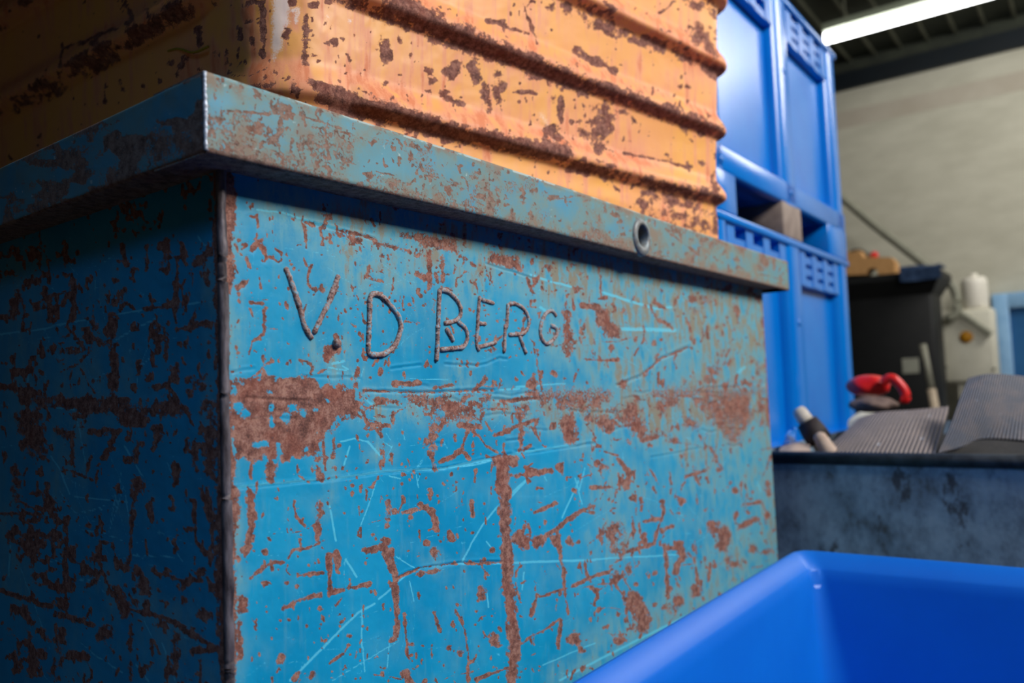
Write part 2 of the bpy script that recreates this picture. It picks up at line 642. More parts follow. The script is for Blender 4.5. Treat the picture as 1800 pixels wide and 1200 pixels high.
FRONT = parse('''
A 25:430,290 440,410; A 25:330,310 430,310; A 15:270,270 270,350; A 40:255,545; A 20:580,440 590,560
A 60:380,640 450,570; A 60:450,590 500,640; A 38:500,640 525,740; A 26:520,480; A 24:490,520 450,570
A 25:620,650 680,690 680,770 640,785 560,730; A 40:320,720 340,810; A 30:940,410 955,540 950,640
A 34:1010,820 970,900 960,1000 1000,1060 1050,1050; A 34:1050,1060 1020,1120; A 24:960,1090
A 72:300,1000 240,1060; A 50:235,1130; A 40 .75:1200,480 1210,570; A 60 .7:1240,460 1520,560; A 26:1310,450 1540,500
A 34:1590,500 1690,560; A 24:1690,570 1705,640; A 30 .8:1750,590 1800,600; A 12:1290,1080 1420,1130; A 34:1490,1130
A 46 .8:1610,820 1605,920; A 22:800,330; A 24:1050,400; A 20:950,370 1000,380; A 24:330,600 270,640; A 22:210,600; A 40 .8:1640,960 1740,980
A 20:460,1040; A 24:620,1050; A 14:545,985; A 18:655,580; A 14:740,680; A 16 .8:1070,620; A 20 .8:1085,780
B 50:690,380 690,760; B 46:430,350 480,380; B 34:20,220 150,300; B 40 .7:150,290 360,340; B 64:560,610 640,650; B 24:480,600
B 40:830,580 835,690; B 36:760,610 780,700; B 20:960,530 945,610; B 22:1080,580 980,660 975,740; B 28:1330,620 1350,700
B 34:1120,690 1160,720; B 15 .8:1240,560 1170,700 1200,820; B 12:400,960 410,820 460,810 520,870 540,960; B 44 .8:490,930
B 26:415,980; B 36:630,940; B 16 .85:430,1120 540,1120; B 40 .8:660,1080; B 36 .8:570,1140; B 30:1415,970; B 34:1400,1100
B 16:1380,800; B 16:1290,800; B 24:1740,680 1765,780; B 40:560,770 600,850; B 34:640,780; B 30:320,890; B 40 .8:820,430 830,560
B 26:40,510 45,600; B 24:80,660 170,690; B 16:1040,470 1020,540; B 18:1270,660 1275,700; B 16:1000,430; B 40 .7:620,350 560,420
B 18:1495,730; B 30:870,760 930,780; B 14:1010,840; B 12:870,970; B 14:1170,610; B 30 .7:1020,420 1160,520
C 36:360,200 480,200; C 40:520,245; C 40:505,280 500,480; C 32:490,520 380,600; C 20:380,600 345,740; C 30:345,270 380,330
C 16:390,420 420,465; C 24:230,370 210,410; C 50:245,190; C 24:205,650 220,700; C 40:235,720; C 26:490,750 500,850
C 28:600,800 520,840 430,940 360,990; C 44:505,900 510,1010; C 44:755,830; C 40:890,805 960,810 1030,860 1010,950
C 28:655,610; C 56:160,1050; C 130 .85:1190,700; C 60:1180,790; C 34:1250,520 1290,600; C 60:1290,690; C 40:1490,800; C 34:1525,530
C 34:1740,890 1740,960; C 24:1130,510; C 30 .8:1430,420 1480,440; C 20:1425,250; C 16:1320,300; C 24:1160,900 1080,940
C 22:520,780; C 18:185,250 220,260; C 26:1640,985; C 50 .7:1500,900 1480,1080; C 30 .8:1440,1000
E 50:590,900 590,1100; E 34:370,900 375,1080; E 40 .8:520,960 560,1040; E 30 .85:870,940 870,1040; E 26:870,1050 930,1090
E 90 .62:1070,900 1100,1080; E 30:1140,640 1160,1000; E 40 .8:1250,640 1240,860; E 60 .7:1300,740; E 30 .8:1240,960; E 24:1590,930
E 20:1605,875; E 30:1380,1110; E 36:1480,1080; E 36:1445,1160; E 60 .8:1330,380 1520,440; E 50 .8:1280,520 1240,640; E 26:1640,1180 1700,1060
E 24 .9:1560,560 1740,560 1740,640; E 30 .8:1600,460 1750,510; E 24:1720,420 1790,430; E 26 .8:1760,720 1760,980
F 10:0,165 300,172 600,182 1000,165 1370,155; F 18:1100,160 1370,155; F 22:1380,250 1560,262 1800,245; F 56:330,90 590,90
F 46 .72:750,130 960,100; F 60 .78:1290,30 1180,150 1050,260; F 80:1000,300 860,330; F 70:900,340 1130,350; F 50:1120,290 1250,330
F 30 .8:1250,330 1500,350; F 60 .8:150,260 360,290; F 46:0,400 50,520 280,520; F 40 .8:330,400 300,500; F 30:100,540 190,630
F 42:900,400 800,540; F 32:910,400 930,450; F 90 .9:735,520 725,650; F 110 .85:690,690 720,760; F 80 .85:700,800 740,970
F 46:790,910 950,860 1030,760 1060,660 1090,570; F 54:1000,520 1130,530; F 36:1040,800 1110,880; F 36:1150,580 1220,640 1300,740 1400,810
F 52:1220,540; F 44:1260,390 1240,470; F 40:1390,620 1560,560 1790,470; F 44:1650,360 1655,600 1645,780; F 120 .85:1700,350
F 44:1400,890 1590,900; F 66:1430,900 1430,1200; F 62:1510,900 1490,1200; F 50:1710,980 1800,1000; F 40 .75:160,760 190,950
F 34 .85:370,720; F 36:280,830 280,950; F 34:380,940; F 50:420,1040; F 50:530,1010; F 30:650,1080; F 44:920,1040; F 30:840,1140
F 28:1180,990 1170,1120; F 28:1295,1030; F 70 .75:1480,400; F 24:1270,200 1285,290; F 30 .9:660,405 770,400; F 60 .75:750,300
F 90 .7:1750,200; F 28:1600,20 1610,50; F 40:1750,90; F 34 .85:960,690 950,620; F 30:940,730; F 26:1140,740 1150,680; F 34:1550,1050
F 24:300,1190; F 30:90,1170; F 30:690,1190; F 20:590,660; F 26:40,900; F 40:1690,960; F 30:170,1050; F 22:1050,1090
L 45:1345,200 1420,200; L 50:1378,200 1388,520 1392,680 1420,1000 1412,1190; L 40:240,340 240,500 215,600; L 70 .9:150,340 150,480
L 26:300,610; L 24:315,550; L 12:430,380 440,450 480,490; L 34 .7:550,390 540,550; L 13:570,560 480,600 430,600 400,640
L 14:380,655 330,655 270,690 230,725; L 20:325,650 330,680; L 22:590,620 590,770; L 30:625,615 630,700; L 20 .85:455,720 560,705; L 18:440,770
L 22 .9:375,865 420,845 480,820 550,800; L 18:600,790 640,780; L 16:680,770 770,755; L 30 .7:850,380 850,500; L 24:880,430; L 16:920,360 920,385
L 18 .9:925,432 980,415; L 20:960,455; L 26:1042,325 1050,345; L 26:1000,390 1060,430; L 26:1060,430 1078,505; L 20:1045,370; L 28:755,602 800,595
L 44:850,560; L 28:835,580 870,700; L 22:870,600 885,720; L 24:880,720 892,850 892,990; L 38:878,1003; L 16:925,890 940,1040 950,1090
L 26:960,1025; L 46:940,1165 950,1190; L 44:1060,612; L 30:1020,570; L 26:1125,520 1145,550; L 20:1230,380 1230,440; L 14:1090,560
L 26 .85:985,715 1090,695; L 14:885,730 980,690; L 14 .8:1010,680 1160,662; L 12 .85:1200,660 1370,655; L 18:1060,880 1090,960
L 14:1160,870 1200,960 1215,1080; L 12:1215,1080 1215,1190; L 46 .9:1185,1060; L 28:1130,1040; L 44 .7:1282,780 1280,810; L 44 .8:1330,990 1340,1030
L 60 .9:1445,545 1475,565; L 60:1530,560; L 46:1612,545; L 34:1672,558; L 10:1620,500 1640,650 1665,890; L 18:1560,540 1640,485
L 16:1640,485 1690,440 1790,400; L 26:1440,265 1590,240; L 46:1490,252; L 30:1632,232; L 20:1500,890 1530,800; L 15:1540,810 1660,770
L 14:1680,765 1790,715; L 10:1440,1035 1540,970 1630,910; L 15:1632,920 1620,1050; L 30 .9:1722,1050; L 22:430,1190 452,1160; L 22:498,1185 515,1160
L 34:365,1100; L 26:372,1080; L 12:590,1115 650,1070; L 24:830,1165; L 13:1250,1180 1400,1130; L 34:150,760; L 50:205,830 200,870
L 24:180,930 180,1080; L 24:180,640; L 26:700,770; L 22:545,862; L 14:735,430 740,420; L 20:1255,880; L 20:680,990; L 16:1290,640; L 24:1330,600
L 24:1020,1190; L 14:600,1150; L 16:1150,765; L 22:1180,1075
G 30:430,470 520,478; G 12:320,490 330,410 355,400 380,490; G 60 .68:325,500 340,760; G 34 .8:420,560; G 44 .75:420,620
G 20:430,795 640,795; G 10:640,950 780,890 900,790 1060,720; G 54 .9:680,950; G 22:0,1040 150,1035; G 60 .8:1090,430; G 70 .75:1170,440
G 44 .8:1120,500; G 9:130,700 180,990; G 44:250,880; G 60:120,945; G 30:170,900; G 80 .7:520,1060 300,1080; G 14:860,440 920,480
G 14:530,240 540,420; G 30 .7:680,500; G 26 .8:900,560 940,580; G 80 .62:1220,860; G 60 .62:1300,1040; G 60 .65:760,1020; G 70 .7:900,1080
G 40 .65:420,280; G 60 .7:20,180; G 16:95,300 115,380; G 24:1530,480 1545,1190; G 40 .6:1480,820 1500,1100; G 60 .65:480,770; G 40 .7:600,720
G 40 .6:1050,930; G 30 .7:860,690; G 40 .65:1180,900 1200,1100
H 90:330,150 350,230; H 80 .85:480,120 590,160; H 80 .8:750,100 790,230; H 40:820,240 880,230; H 110 .85:1090,160; H 130 .7:1210,60 1340,220
H 80 .6:1420,100; H 46:520,390; H 26:640,370 700,440 690,540; H 22 .8:470,530 650,540; H 44:290,420; H 60 .9:720,600; H 54 .9:1020,620
H 26 .9:1050,470 1160,430; H 30:1240,430; H 34:1340,550; H 110 .68:620,800 640,900; H 80 .7:700,1020 640,1060; H 26:920,890 940,1200
H 54:1010,880 1030,960; H 40:1010,970 990,1040; H 24:930,905 1020,905; H 24:800,740 900,730; H 18:910,620 910,700 860,870 700,920
H 20:910,810 970,770; H 26:800,820; H 80 .9:1215,770; H 70:1290,800 1270,890; H 40:1380,770 1470,730; H 36:1540,710; H 120 .72:1330,990
H 60 .85:1460,900; H 60 .8:1560,930; H 34 .8:1540,500 1550,580; H 16:1100,960 1130,1120; H 16:1200,1000 1190,1100; H 36:860,1050; H 34:950,1140
H 26:750,1110; H 16:400,1110 520,1060; H 18:520,1060 610,1030; H 18:270,790 320,1180; H 22:140,690 270,630; H 18:350,740 430,680 490,690
H 30:380,550; H 70:30,840; H 80:150,870; H 50:265,860; H 44:345,860; H 24:400,860; H 16 .8:740,560 750,700; H 14 .8:830,420 880,520; H 20 .7:1200,300 1260,420
H 16 .7:1100,850 1110,960; H 14:530,780 530,860; H 60 .65:560,420; H 22 .8:1400,640 1500,620; H 30 .7:1040,330 1060,400; H 20 .7:940,420 960,520
H 60 .8:40,60 60,110; H 14:440,150 510,240; H 12:560,320 640,350; H 60 .65:1500,140; H 40 .8:700,260; H 50 .75:980,250; H 26 .8:1220,830
P 32 .85:1112,1055 1128,1095; P 26 .8:1178,1068; P 24 .8:1092,1122; P 22:1190,1055; P 18:1225,1040; P 26:1010,1120
''')
BLUE_HOLES = parse('''
E 120:240,330; E 90:320,390; E 50:595,300 600,350; E 50:595,430 600,500; E 110:740,430; E 80:830,340; E 80:930,390; E 44:1050,380
E 80:400,720 520,710; E 60:670,720 660,830; E 90:180,170; E 70:1115,40 1115,80; E 90:250,940; E 80:440,960; E 60:500,860; E 50:960,780; E 30:770,330 870,390
E 40:1180,270; E 40:1060,600; E 60:1200,760; E 60 .6:560,160 600,180; F 50:1560,180
''')
BAND = [(408, 674), (440, 665), (480, 668), (515, 662), (545, 658), (560, 668), (600, 676), (622, 690), (640, 715), (630, 735),
        (600, 738), (585, 752), (572, 772), (562, 800), (530, 806), (502, 812), (495, 790), (487, 812), (480, 846), (470, 842),
        (468, 815), (440, 812), (415, 808), (404, 780), (402, 700)]
TOPB = [(700, 408), (803, 418), (806, 444), (746, 437), (724, 421), (700, 418)]
TOPC = [(861, 443), (913, 452), (921, 478), (886, 470), (855, 460)]
SQ = [(1046, 540), (1072, 543), (1075, 563), (1092, 575), (1092, 595), (1069, 592), (1063, 575), (1049, 572)]
SCR = parse('''
L 10:410,1190 500,1100 600,1000 720,880 790,840; L 9:810,820 930,715 1010,680 1180,660 1400,660 1790,645; L 6:730,490 800,290
L 8:1190,650 1280,490 1350,400 1490,270; L 7:735,880 735,1040; L 6:740,1040 750,1150; L 9:660,640 710,720; L 6:890,630 970,680
L 12:145,318 440,290 600,278 830,245 1100,232 1340,180 1700,125; L 5:980,260 990,320; L 6:1300,560 1330,600; L 8:640,110 700,95 760,110
L 10:760,110 820,180; L 8:680,130 650,230; L 7:1300,780 1310,860; L 5:950,740 970,830; L 6:1470,700 1460,780; L 8:590,400 620,560; L 5:860,990 850,1130
L 6:1550,1120 1790,1020; L 5:600,1190 900,1010
A 22:430,230 700,260 900,330 1250,420 1500,490 1660,530; A 6:590,270 585,400; A 6:430,420 425,520; A 5:400,700 380,820
C 16:1190,870 1370,900; C 26:1230,830 1350,800; C 10:1500,830 1420,1000; C 9:1560,880 1500,1060; C 16:1330,850 1390,890
F 12:500,30 900,40; F 12:200,700 290,760; F 10:40,700 120,800; F 8:230,600 290,700; F 9:300,740 220,900; F 10:400,560 430,680
F 12:200,1010 700,975; F 14:780,985 1180,940 1450,860; F 22:1440,150 1640,140; F 8:1720,1070 1640,1180; F 8:560,1150 590,1040; F 16:260,1060 380,1090
F 40 .7:0,230 120,320; F 60 .6:480,250 600,330; F 40 .5:850,700 880,760; F 50 .5:560,960 600,900
G 14:110,285 250,330 420,370; G 16:550,390 860,490 960,480; G 22:660,610 980,620; G 30 .6:1400,840 1350,890; G 12:30,960 320,940; G 16:170,480 200,500
H 10:0,990 500,970 1000,940; H 10:0,590 100,480; H 8:380,480 420,640; H 10:300,720 400,500; H 8:440,420 400,560; H 20 .5:980,560 1000,620; H 8:80,860 100,900
H 14 .6:180,430 210,500; H 30 .5:1480,500 1500,560; H 10 .6:560,1120 620,1180
P 5:1390,640 1340,680; P 4:985,1195 1100,1135 1200,1085 1300,1035
''')
GROOVES = parse('''
L 6:145,322 440,296 600,283 830,250 1100,236 1340,184 1790,118; F 22:0,165 300,172 600,182 1000,165 1370,155; F 30:1380,250 1560,262 1800,245
E 26:330,235 600,250 1000,255; A 18:900,350 1250,440 1660,540; G 14:640,950 780,890 900,790 1060,720; L 7:885,730 980,690 1160,662 1370,655
D 12:860,720 1200,740 1300,720 1430,660 1500,670; D 12:290,770 600,730; B 8:1290,500 1500,570 1800,660; F 14:1500,690 1660,670; F 12:1600,800 1790,780
F 18:1420,850 1540,830; G 8:130,700 180,990
''')
DENTS = parse('P 90:700,705 900,700; P 60:560,640; P 120:1100,720; P 70:480,880; P 100:860,1000')
FILM = parse('''
A 420 .55:1500,650; B 420 .75:200,560; B 300 .6:700,420; B 500 .5:1200,600; B 300 .55:1650,700; C 160 .6:1060,640 1060,760; C 260 .7:1250,760
C 200 .6:1480,980; E 300 .75:1000,600; E 200 .7:1150,950; F 300 .55:1050,150; F 200 .6:200,400; F 140 .5:170,850; F 200 .5:1700,350
G 420 .8:300,250; G 360 .7:700,500; G 420 .8:1100,480; G 420 .75:1350,700; G 400 .75:1200,1000; G 360 .65:700,900; G 300 .6:400,700; G 200 .6:480,1050
H 300 .7:500,100; H 300 .75:900,120; H 320 .9:1300,120; H 240 .5:650,500; H 300 .5:1200,350; H 260 .5:640,850; H 200 .6:1500,500; H 240 .6:1350,960; H 160 .6:1200,1050
L 60 .6:560,430; L 60 .5:1060,640; P 30 .75:400,380 396,520; P 22 .7:398,520 402,900; P 16 .8:404,900 410,1200; P 60 .7:1340,560 1358,760; P 40 .7:1360,760 1366,990
P 70 .5:1100,690 1340,700; P 60 .6:480,360 1330,530; P 30 .6:1060,1130 1300,1010; P 26 .5:985,1190 1100,1130
''')


FB = (400, 1365, 380, 1200)
FRONT += random_marks(1, FB, 300, (2, 26), (1.4, 3.4), (90, 14)) + random_marks(2, FB, 420, (0.5, 5), (1.6, 4.2), (90, 60))
FRONT += random_marks(3, FB, 70, (12, 60), (1.2, 2.2), (-12, 12), 0.85) + random_marks(4, (850, 1365, 540, 1050), 160, (6, 40), (2, 5), (90, 20), 0.8)
FRONT += random_marks(5, (600, 1000, 420, 640), 220, (0.5, 4), (1.2, 3.0), (90, 60))
SCR += random_marks(6, FB, 150, (12, 120), (0.9, 1.6), (-35, 50), 0.8) + random_marks(7, FB, 90, (10, 60), (0.9, 2.0), (90, 8), 0.7)
GROOVES += random_marks(8, (420, 1300, 640, 800), 24, (20, 110), (1.6, 3.0), (-2, 6), 0.6)


def wear_front(V):
    PX, PY, PZ = pix(V)
    WX, WY = warp(PX, PY, 3, 2.0, 10.0)
    r = ragged(seg_field(WX, WY, FRONT, 1.3), PX, PY, 811)
    band = ragged(poly_field(*warp(PX, PY, 43, 5.0, 18.0), BAND, 0.97, 9), PX, PY, 851, 1.1)
    for P, s in ((TOPB, 0.8), (TOPC, 0.88), (SQ, 0.95)):
        r = np.maximum(r, poly_field(WX, WY, P, s, 5))
    r = np.maximum(r, band)
    hole = seg_field(*warp(PX, PY, 41, 4.0, 9.0), BLUE_HOLES, 2.0)
    r = r * (1 - 0.85 * hole)
    # rusted strip along the corner weld
    ex = 390 + (PY - 340) * 0.0165
    wid = np.interp(PY, [330, 480, 520, 660, 700, 860, 940, 1100, 1200], [22, 20, 9, 8, 10, 16, 12, 14, 10])
    n1 = fbm(PX, PY, 26, 77, 4)
    r = np.maximum(r, 0.95 * np.clip(0.5 + (wid * (0.5 + n1) - (PX - ex)) / 10, 0, 1))
    film = seg_field(*warp(PX, PY, 55, 7, 40), FILM, 22.0)
    # broad patchy rust in the band that runs round the container at half height
    zone = np.exp(-((PY - 722 + 0.01 * (PX - 900)) / 42) ** 2) * sstep(820, 950, PX)
    patch = fbm(PX * 0.9, PY * 0.7, 42, 21, 5)
    zone = np.maximum(zone, 0.9 * np.exp(-((PY - 715) / 34) ** 2) * sstep(580, 640, PX))
    r = np.maximum(r, zone * sstep(0.43, 0.58, patch) * 0.9)
    film = np.maximum(film, 0.8 * zone)
    # loose chips everywhere
    chip = fbm(PX, PY * 0.7, 13, 91, 3)
    dens = 0.745 - 0.05 * film - 0.03 * sstep(900, 1200, PX)
    r = np.maximum(r, 0.8 * sstep(dens, dens + 0.05, chip))
    pin = vnoise(PX, PY, 3.0, 17)
    r = np.maximum(r, sstep(0.90, 0.96, pin) * (0.3 + 0.7 * film))
    pin = fbm(PX, PY * 0.8, 5.5, 19, 2)
    r = np.maximum(r, 0.9 * sstep(0.80, 0.86, pin) * sstep(0.2, 0.6, film))
    film = np.clip(film + 0.30 * sstep(720, 430, PY) * sstep(430, 620, PX) + 0.28 * sstep(850, 1250, PX) + 0.5 * (fbm(PX, PY, 70, 63, 4) - 0.5), 0, 1)
    # vertical run marks
    run = fbm(PX * 1.0, PY * 0.09, 7, 61, 3)
    film = np.clip(film + 0.3 * sstep(0.6, 0.75, run) * (0.3 + film), 0, 1)
    g = seg_field(*warp(PX, PY, 8, 0.8, 14), SCR, 0.9)
    fine = vnoise(PX + 0.4 * PY, PY - 0.55 * PX, 2.4, 5) * vnoise(PX, PY, 60, 6)
    g = np.maximum(g, 0.55 * sstep(0.72, 0.82, fine))
    g = np.maximum(g, 0.5 * sstep(0.80, 0.86, fbm(PX * 0.35, PY * 2.0, 12, 113, 3)))
    return np.clip(r, 0, 1), np.clip(g * (1 - 0.7 * r), 0, 1), film


def height_front(V):
    PX, PY, PZ = pix(V)
    gx, gy = warp(PX, PY, 14, 1.0, 12)
    h = -0.0011 * seg_field(gx, gy, GROOVES, 1.6)
    h += 0.0007 * seg_field(gx, gy + 4.5, GROOVES, 2.2)
    h += 0.0016 * (fbm(PX, PY, 150, 33, 3) - 0.5)
    h += 0.0004 * (fbm(PX, PY, 16, 35, 3) - 0.5)
    h -= 0.0014 * seg_field(PX, PY, DENTS, 40)
    return h


# front panel: fine grid where the wear shows
pxs = np.linspace(388, 1372, 580)
xs = np.array([on(p, 700, 1, OV)[0] for p in pxs])
xs = np.clip(xs, OV, BX1)
xs = np.unique(np.round(xs, 6))
zs = np.r_[np.linspace(ZT - RH + 0.004, ZT - 0.70, 520), np.linspace(ZT - 0.74, 0.1, 8)]
XX, ZZ = np.meshgrid(xs, zs)
V = np.stack([XX.ravel(), np.full(XX.size, OV), ZZ.ravel()], 1)
wr, wg, wbb = wear_front(V)
hh = height_front(V)
V[:, 1] -= hh
V[:, 1] += 0.00025 * sstep(0.4, 0.6, wr)
fp = mesh_obj('front_panel', V, grid_faces(len(zs), len(xs)), M['blue'], cont)
set_wear(fp, wr, wg, wbb)
tag(fp, 'turquoise front panel, scratched down to rust')

SIDE = parse('''
I 40:860,120 870,200 890,250; I 26:830,240; I 40:930,300 940,380; I 26:1040,130 1030,300; I 90 .7:1180,120 1170,300; I 70:1380,260 1480,160
I 30:1250,240 1240,450 1240,700; I 46 .9:1240,710 1490,670; I 36 .9:1020,580 1160,550 1250,530; I 60 .8:790,600 800,900 800,1200; I 50 .85:780,800 720,810 620,770
I 36:510,330 520,470 510,640; I 24:500,440 330,490 270,540; I 30:350,500 350,660; I 26:470,480 440,550; I 30:290,800 300,900; I 60 .9:380,840; I 20:640,860 560,950 430,1010
I 20:560,970 620,1090 680,1180; I 50 .85:870,430 860,500; I 56:1090,760 1110,790; I 15:1150,700 1160,940; I 30:970,950 970,1020; I 60 .85:1220,980 1230,1060
I 40:1050,1040; I 40 .85:1060,1130 1180,1110; I 80 .75:1340,1080; I 70 .8:1420,1120; I 70 .75:130,480 100,620; I 40 .8:0,640 100,640; I 26 .8:170,560 160,720
I 40 .6:1420,80 1450,400; I 60 .6:640,620 700,720; I 40 .7:920,690; I 16:520,780 600,780; I 60 .7:260,560; I 24:770,480 760,520; I 24:740,400; I 30:820,370
J 100 .8:150,200 300,250 600,300 1000,340 1400,340; J 60:0,170 300,215; J 180 .85:230,400 250,640; J 80:920,410 1080,430; J 60 .9:1280,20 1330,120; J 20:1280,180 1400,330 1470,480
J 60 .85:1120,100; J 90 .7:1480,160 1450,230; J 60 .85:680,510 880,510; J 50:860,560 790,700; J 50 .85:1030,600 1020,720; J 44:1100,720; J 120 .7:1200,520; J 40:1420,560 1400,660
J 40 .85:1470,640 1480,820; J 100 .7:1570,300 1590,900; J 24:400,800 540,790 690,870; J 22:660,740 650,840; J 40 .8:540,530 540,740; J 100 .9:1030,900; J 46 .85:1010,980 1010,1180
J 40:1330,780 1320,900; J 60 .8:1280,1080; J 40:1520,940 1590,1180; J 50 .8:360,900 360,1080 420,1180; J 70 .8:110,790 120,1000; J 20:0,1125 350,1125; J 20:150,1030 220,1070
J 60 .75:650,260 960,280; J 60 .65:420,500 560,560; J 60 .7:700,120 860,60; J 26:1400,940 1400,1050; J 50 .65:1150,800; J 40 .7:30,560
K 22:610,350 610,500 700,700 750,760; K 22:610,350 680,360 710,500; K 70 .75:780,500 820,520 880,640; K 24 .9:790,0 800,250 780,480; K 30:980,540 1100,590 1220,580
K 26:1170,150 1180,330 1240,420; K 26:1240,20 1280,200 1270,500; K 30 .85:400,280 400,440; K 26:390,480 400,640; K 70 .8:700,650 780,780; K 32:780,760 980,800 1140,890 1280,980
K 110 .75:980,850; K 100:640,910; K 100 .85:1230,790; K 50 .75:1060,900 1050,1130; K 30 .8:790,850 790,1180; K 40:1170,1000 1310,1000; K 80 .8:240,1030; K 50:420,1030 530,1040
K 130 .8:200,340; K 40 .7:160,800 190,1150; K 30:0,640 160,700 300,740; K 30:360,790 560,850; K 90 .65:540,640; K 50 .7:930,530; K 60 .65:370,900 350,1100; K 40 .8:1300,200 1320,900
K 34:540,250; K 30 .8:1030,80 1040,150; K 90 .6:1100,700; K 40:880,720; K 24:960,640; K 30:980,220; K 70 .65:60,900; K 50 .7:1110,1100; K 50 .65:560,460
''')
SIDE_S = parse('''
I 14:0,750 300,710 500,660 620,650; I 8:520,300 640,270 720,250 800,195; I 12:820,610 1020,580; I 14:800,800 940,720 1100,640; I 6:670,360 670,500; I 10:1000,960 1120,850
I 8:1090,700 980,980 950,1150; I 6:200,960 200,1130; I 6:960,440 1120,530; I 12:1260,540 1490,520; I 14:1390,60 1440,130 1480,100; I 8:600,740 620,650; I 8:230,780 400,770; I 8:640,1080 740,1020
J 12:380,690 450,790 530,980; J 8:450,950 550,1100; J 7:560,990 750,1020 960,1040; J 7:910,800 830,1190; J 14:930,620 1070,840; J 8:570,370 600,500 640,750; J 14:1080,370 1220,390
J 9:620,1120 780,1070; J 8:680,130 790,60; J 8:1260,740 1290,830; J 16:400,320 560,340; J 10:0,150 180,200; J 7:0,630 160,600; J 7:210,70 200,330; J 10:940,980 970,1150; J 10:530,450 600,460
K 8:370,260 460,280 600,290 740,340; K 8:230,470 400,460; K 10:770,430 1080,440; K 8:1010,320 1100,470; K 6:450,80 760,110; K 6:740,20 660,290; K 6:90,90 180,290; K 10:560,1020 740,1140
K 12:820,1090 900,1190; K 6:480,950 600,1050; K 10:60,370 50,560; K 5:540,300 540,430; K 5:1000,660 1040,700; K 6:870,820 940,970; K 5:120,500 300,1000; K 7:440,580 640,580; K 9:980,960 1060,1190
''')


SB = (0, 385, 400, 1200)
SIDE += random_marks(11, SB, 200, (2, 30), (1.6, 4.0), (90, 14)) + random_marks(12, SB, 200, (0.5, 5), (1.6, 4.2), (90, 60))
SIDE_S += random_marks(13, SB, 150, (15, 130), (0.9, 1.8), (60, 50), 0.8)


def wear_side(V):
    PX, PY, PZ = pix(V)
    WX, WY = warp(PX, PY, 103, 2.0, 9.0)
    r = ragged(seg_field(WX, WY, SIDE, 1.8), PX, PY, 821, 1.1)
    ex = 388 + (PY - 340) * 0.0165
    n1 = fbm(PX, PY, 26, 177, 4)
    r = np.maximum(r, 0.95 * np.clip(0.5 + (16 * (0.4 + n1) - (ex - PX)) / 10, 0, 1))
    chip = fbm(PX, PY * 0.6, 15, 191, 3)
    r = np.maximum(r, 0.85 * sstep(0.66, 0.72, chip))
    pat = fbm(PX, PY * 0.55, 60, 195, 5)
    r = np.maximum(r, 0.85 * sstep(0.56, 0.66, pat) * sstep(0.45, 0.6, fbm(PX, PY, 12, 196, 3)))
    film = sstep(0.4, 0.75, fbm(PX, PY * 0.45, 70, 201, 4)) * 0.4
    g = seg_field(*warp(PX, PY, 108, 0.8, 14), SIDE_S, 0.9)
    fine = vnoise(PX + 0.4 * PY, PY - 0.55 * PX, 2.6, 105) * vnoise(PX, PY, 60, 106)
    g = np.maximum(g, 0.5 * sstep(0.74, 0.84, fine))
    return np.clip(r, 0, 1), np.clip(g * (1 - 0.8 * r), 0, 1), film


pys = np.linspace(398, -25, 190)
ys = np.array([on(p, 700, 0, OV)[1] for p in pys])
ys = np.unique(np.round(np.r_[np.clip(ys, OV, BY1 - 0.04), np.linspace(ys.max() + 0.03, BY1 - 0.04, 8)], 6))
zs2 = np.r_[np.linspace(ZT - RH + 0.004, ZT - 0.70, 330), np.linspace(ZT - 0.74, 0.1, 8)]
YY, ZZ = np.meshgrid(ys, zs2)
V = np.stack([np.full(YY.size, OV), YY.ravel(), ZZ.ravel()], 1)
wr, wg, wbb = wear_side(V)
PXs, PYs, _ = pix(V)
V[:, 0] += 0.002 * (fbm(PXs, PYs, 120, 233, 3) - 0.5) + 0.0006 * (fbm(PXs, PYs, 14, 235, 3) - 0.5)
sp_ = mesh_obj('side_panel', V, grid_faces(len(zs2), len(ys))[:, ::-1], M['blue'], cont)
set_wear(sp_, wr, wg, wbb)
tag(sp_, 'deep blue side panel in the shade, badly scratched')
mb = MB().box(BX1 - 0.005, BX1, OV + 0.002, BY1 - 0.04, 0.1, ZT - RH)
mb.build('end_panel', M['dark'], cont)
MB().box(OV, BX1, BY1 - 0.045, BY1 - 0.04, 0.1, ZT - RH).build('back_panel', M['dark'], cont)
MB().box(OV + 0.004, BX1 - 0.006, OV + 0.006, BY1 - 0.05, 0.1, 0.106).build('base_plate', M['dark'], cont)
MB().box(0.03, RX1 - 0.03, 0.03, BY1 + 0.01, ZT - 0.012, ZT - 0.002).build('top_plate', M['dark'], cont)
for x in (0.1, BX1 - 0.2):
    for y in (0.1, BY1 - 0.24):
        MB().box(x, x + 0.12, y, y + 0.12, 0.0, 0.1).build('foot', M['dark'], cont)


# rim: box sections
def rim_profile(h, depth, nz, r=0.004):
    """Closed loop (inward, z) of a box section whose first side faces out."""
    P = []
    for z in np.linspace(-h + r, -r, nz):
        P.append((0.0, z))
    for a in np.linspace(0, math.pi / 2, 5)[1:-1]:
        P.append((r - r * math.cos(a), -r + r * math.sin(a)))
    P += [(r, 0.0), (depth, 0.0), (depth, -h)]
    P += [(d, -h) for d in np.linspace(depth, r, 12)[1:]]
    for a in np.linspace(0, math.pi / 2, 5)[1:-1]:
        P.append((r - r * math.sin(a), -h + r - r * math.cos(a)))
    return np.array(P)


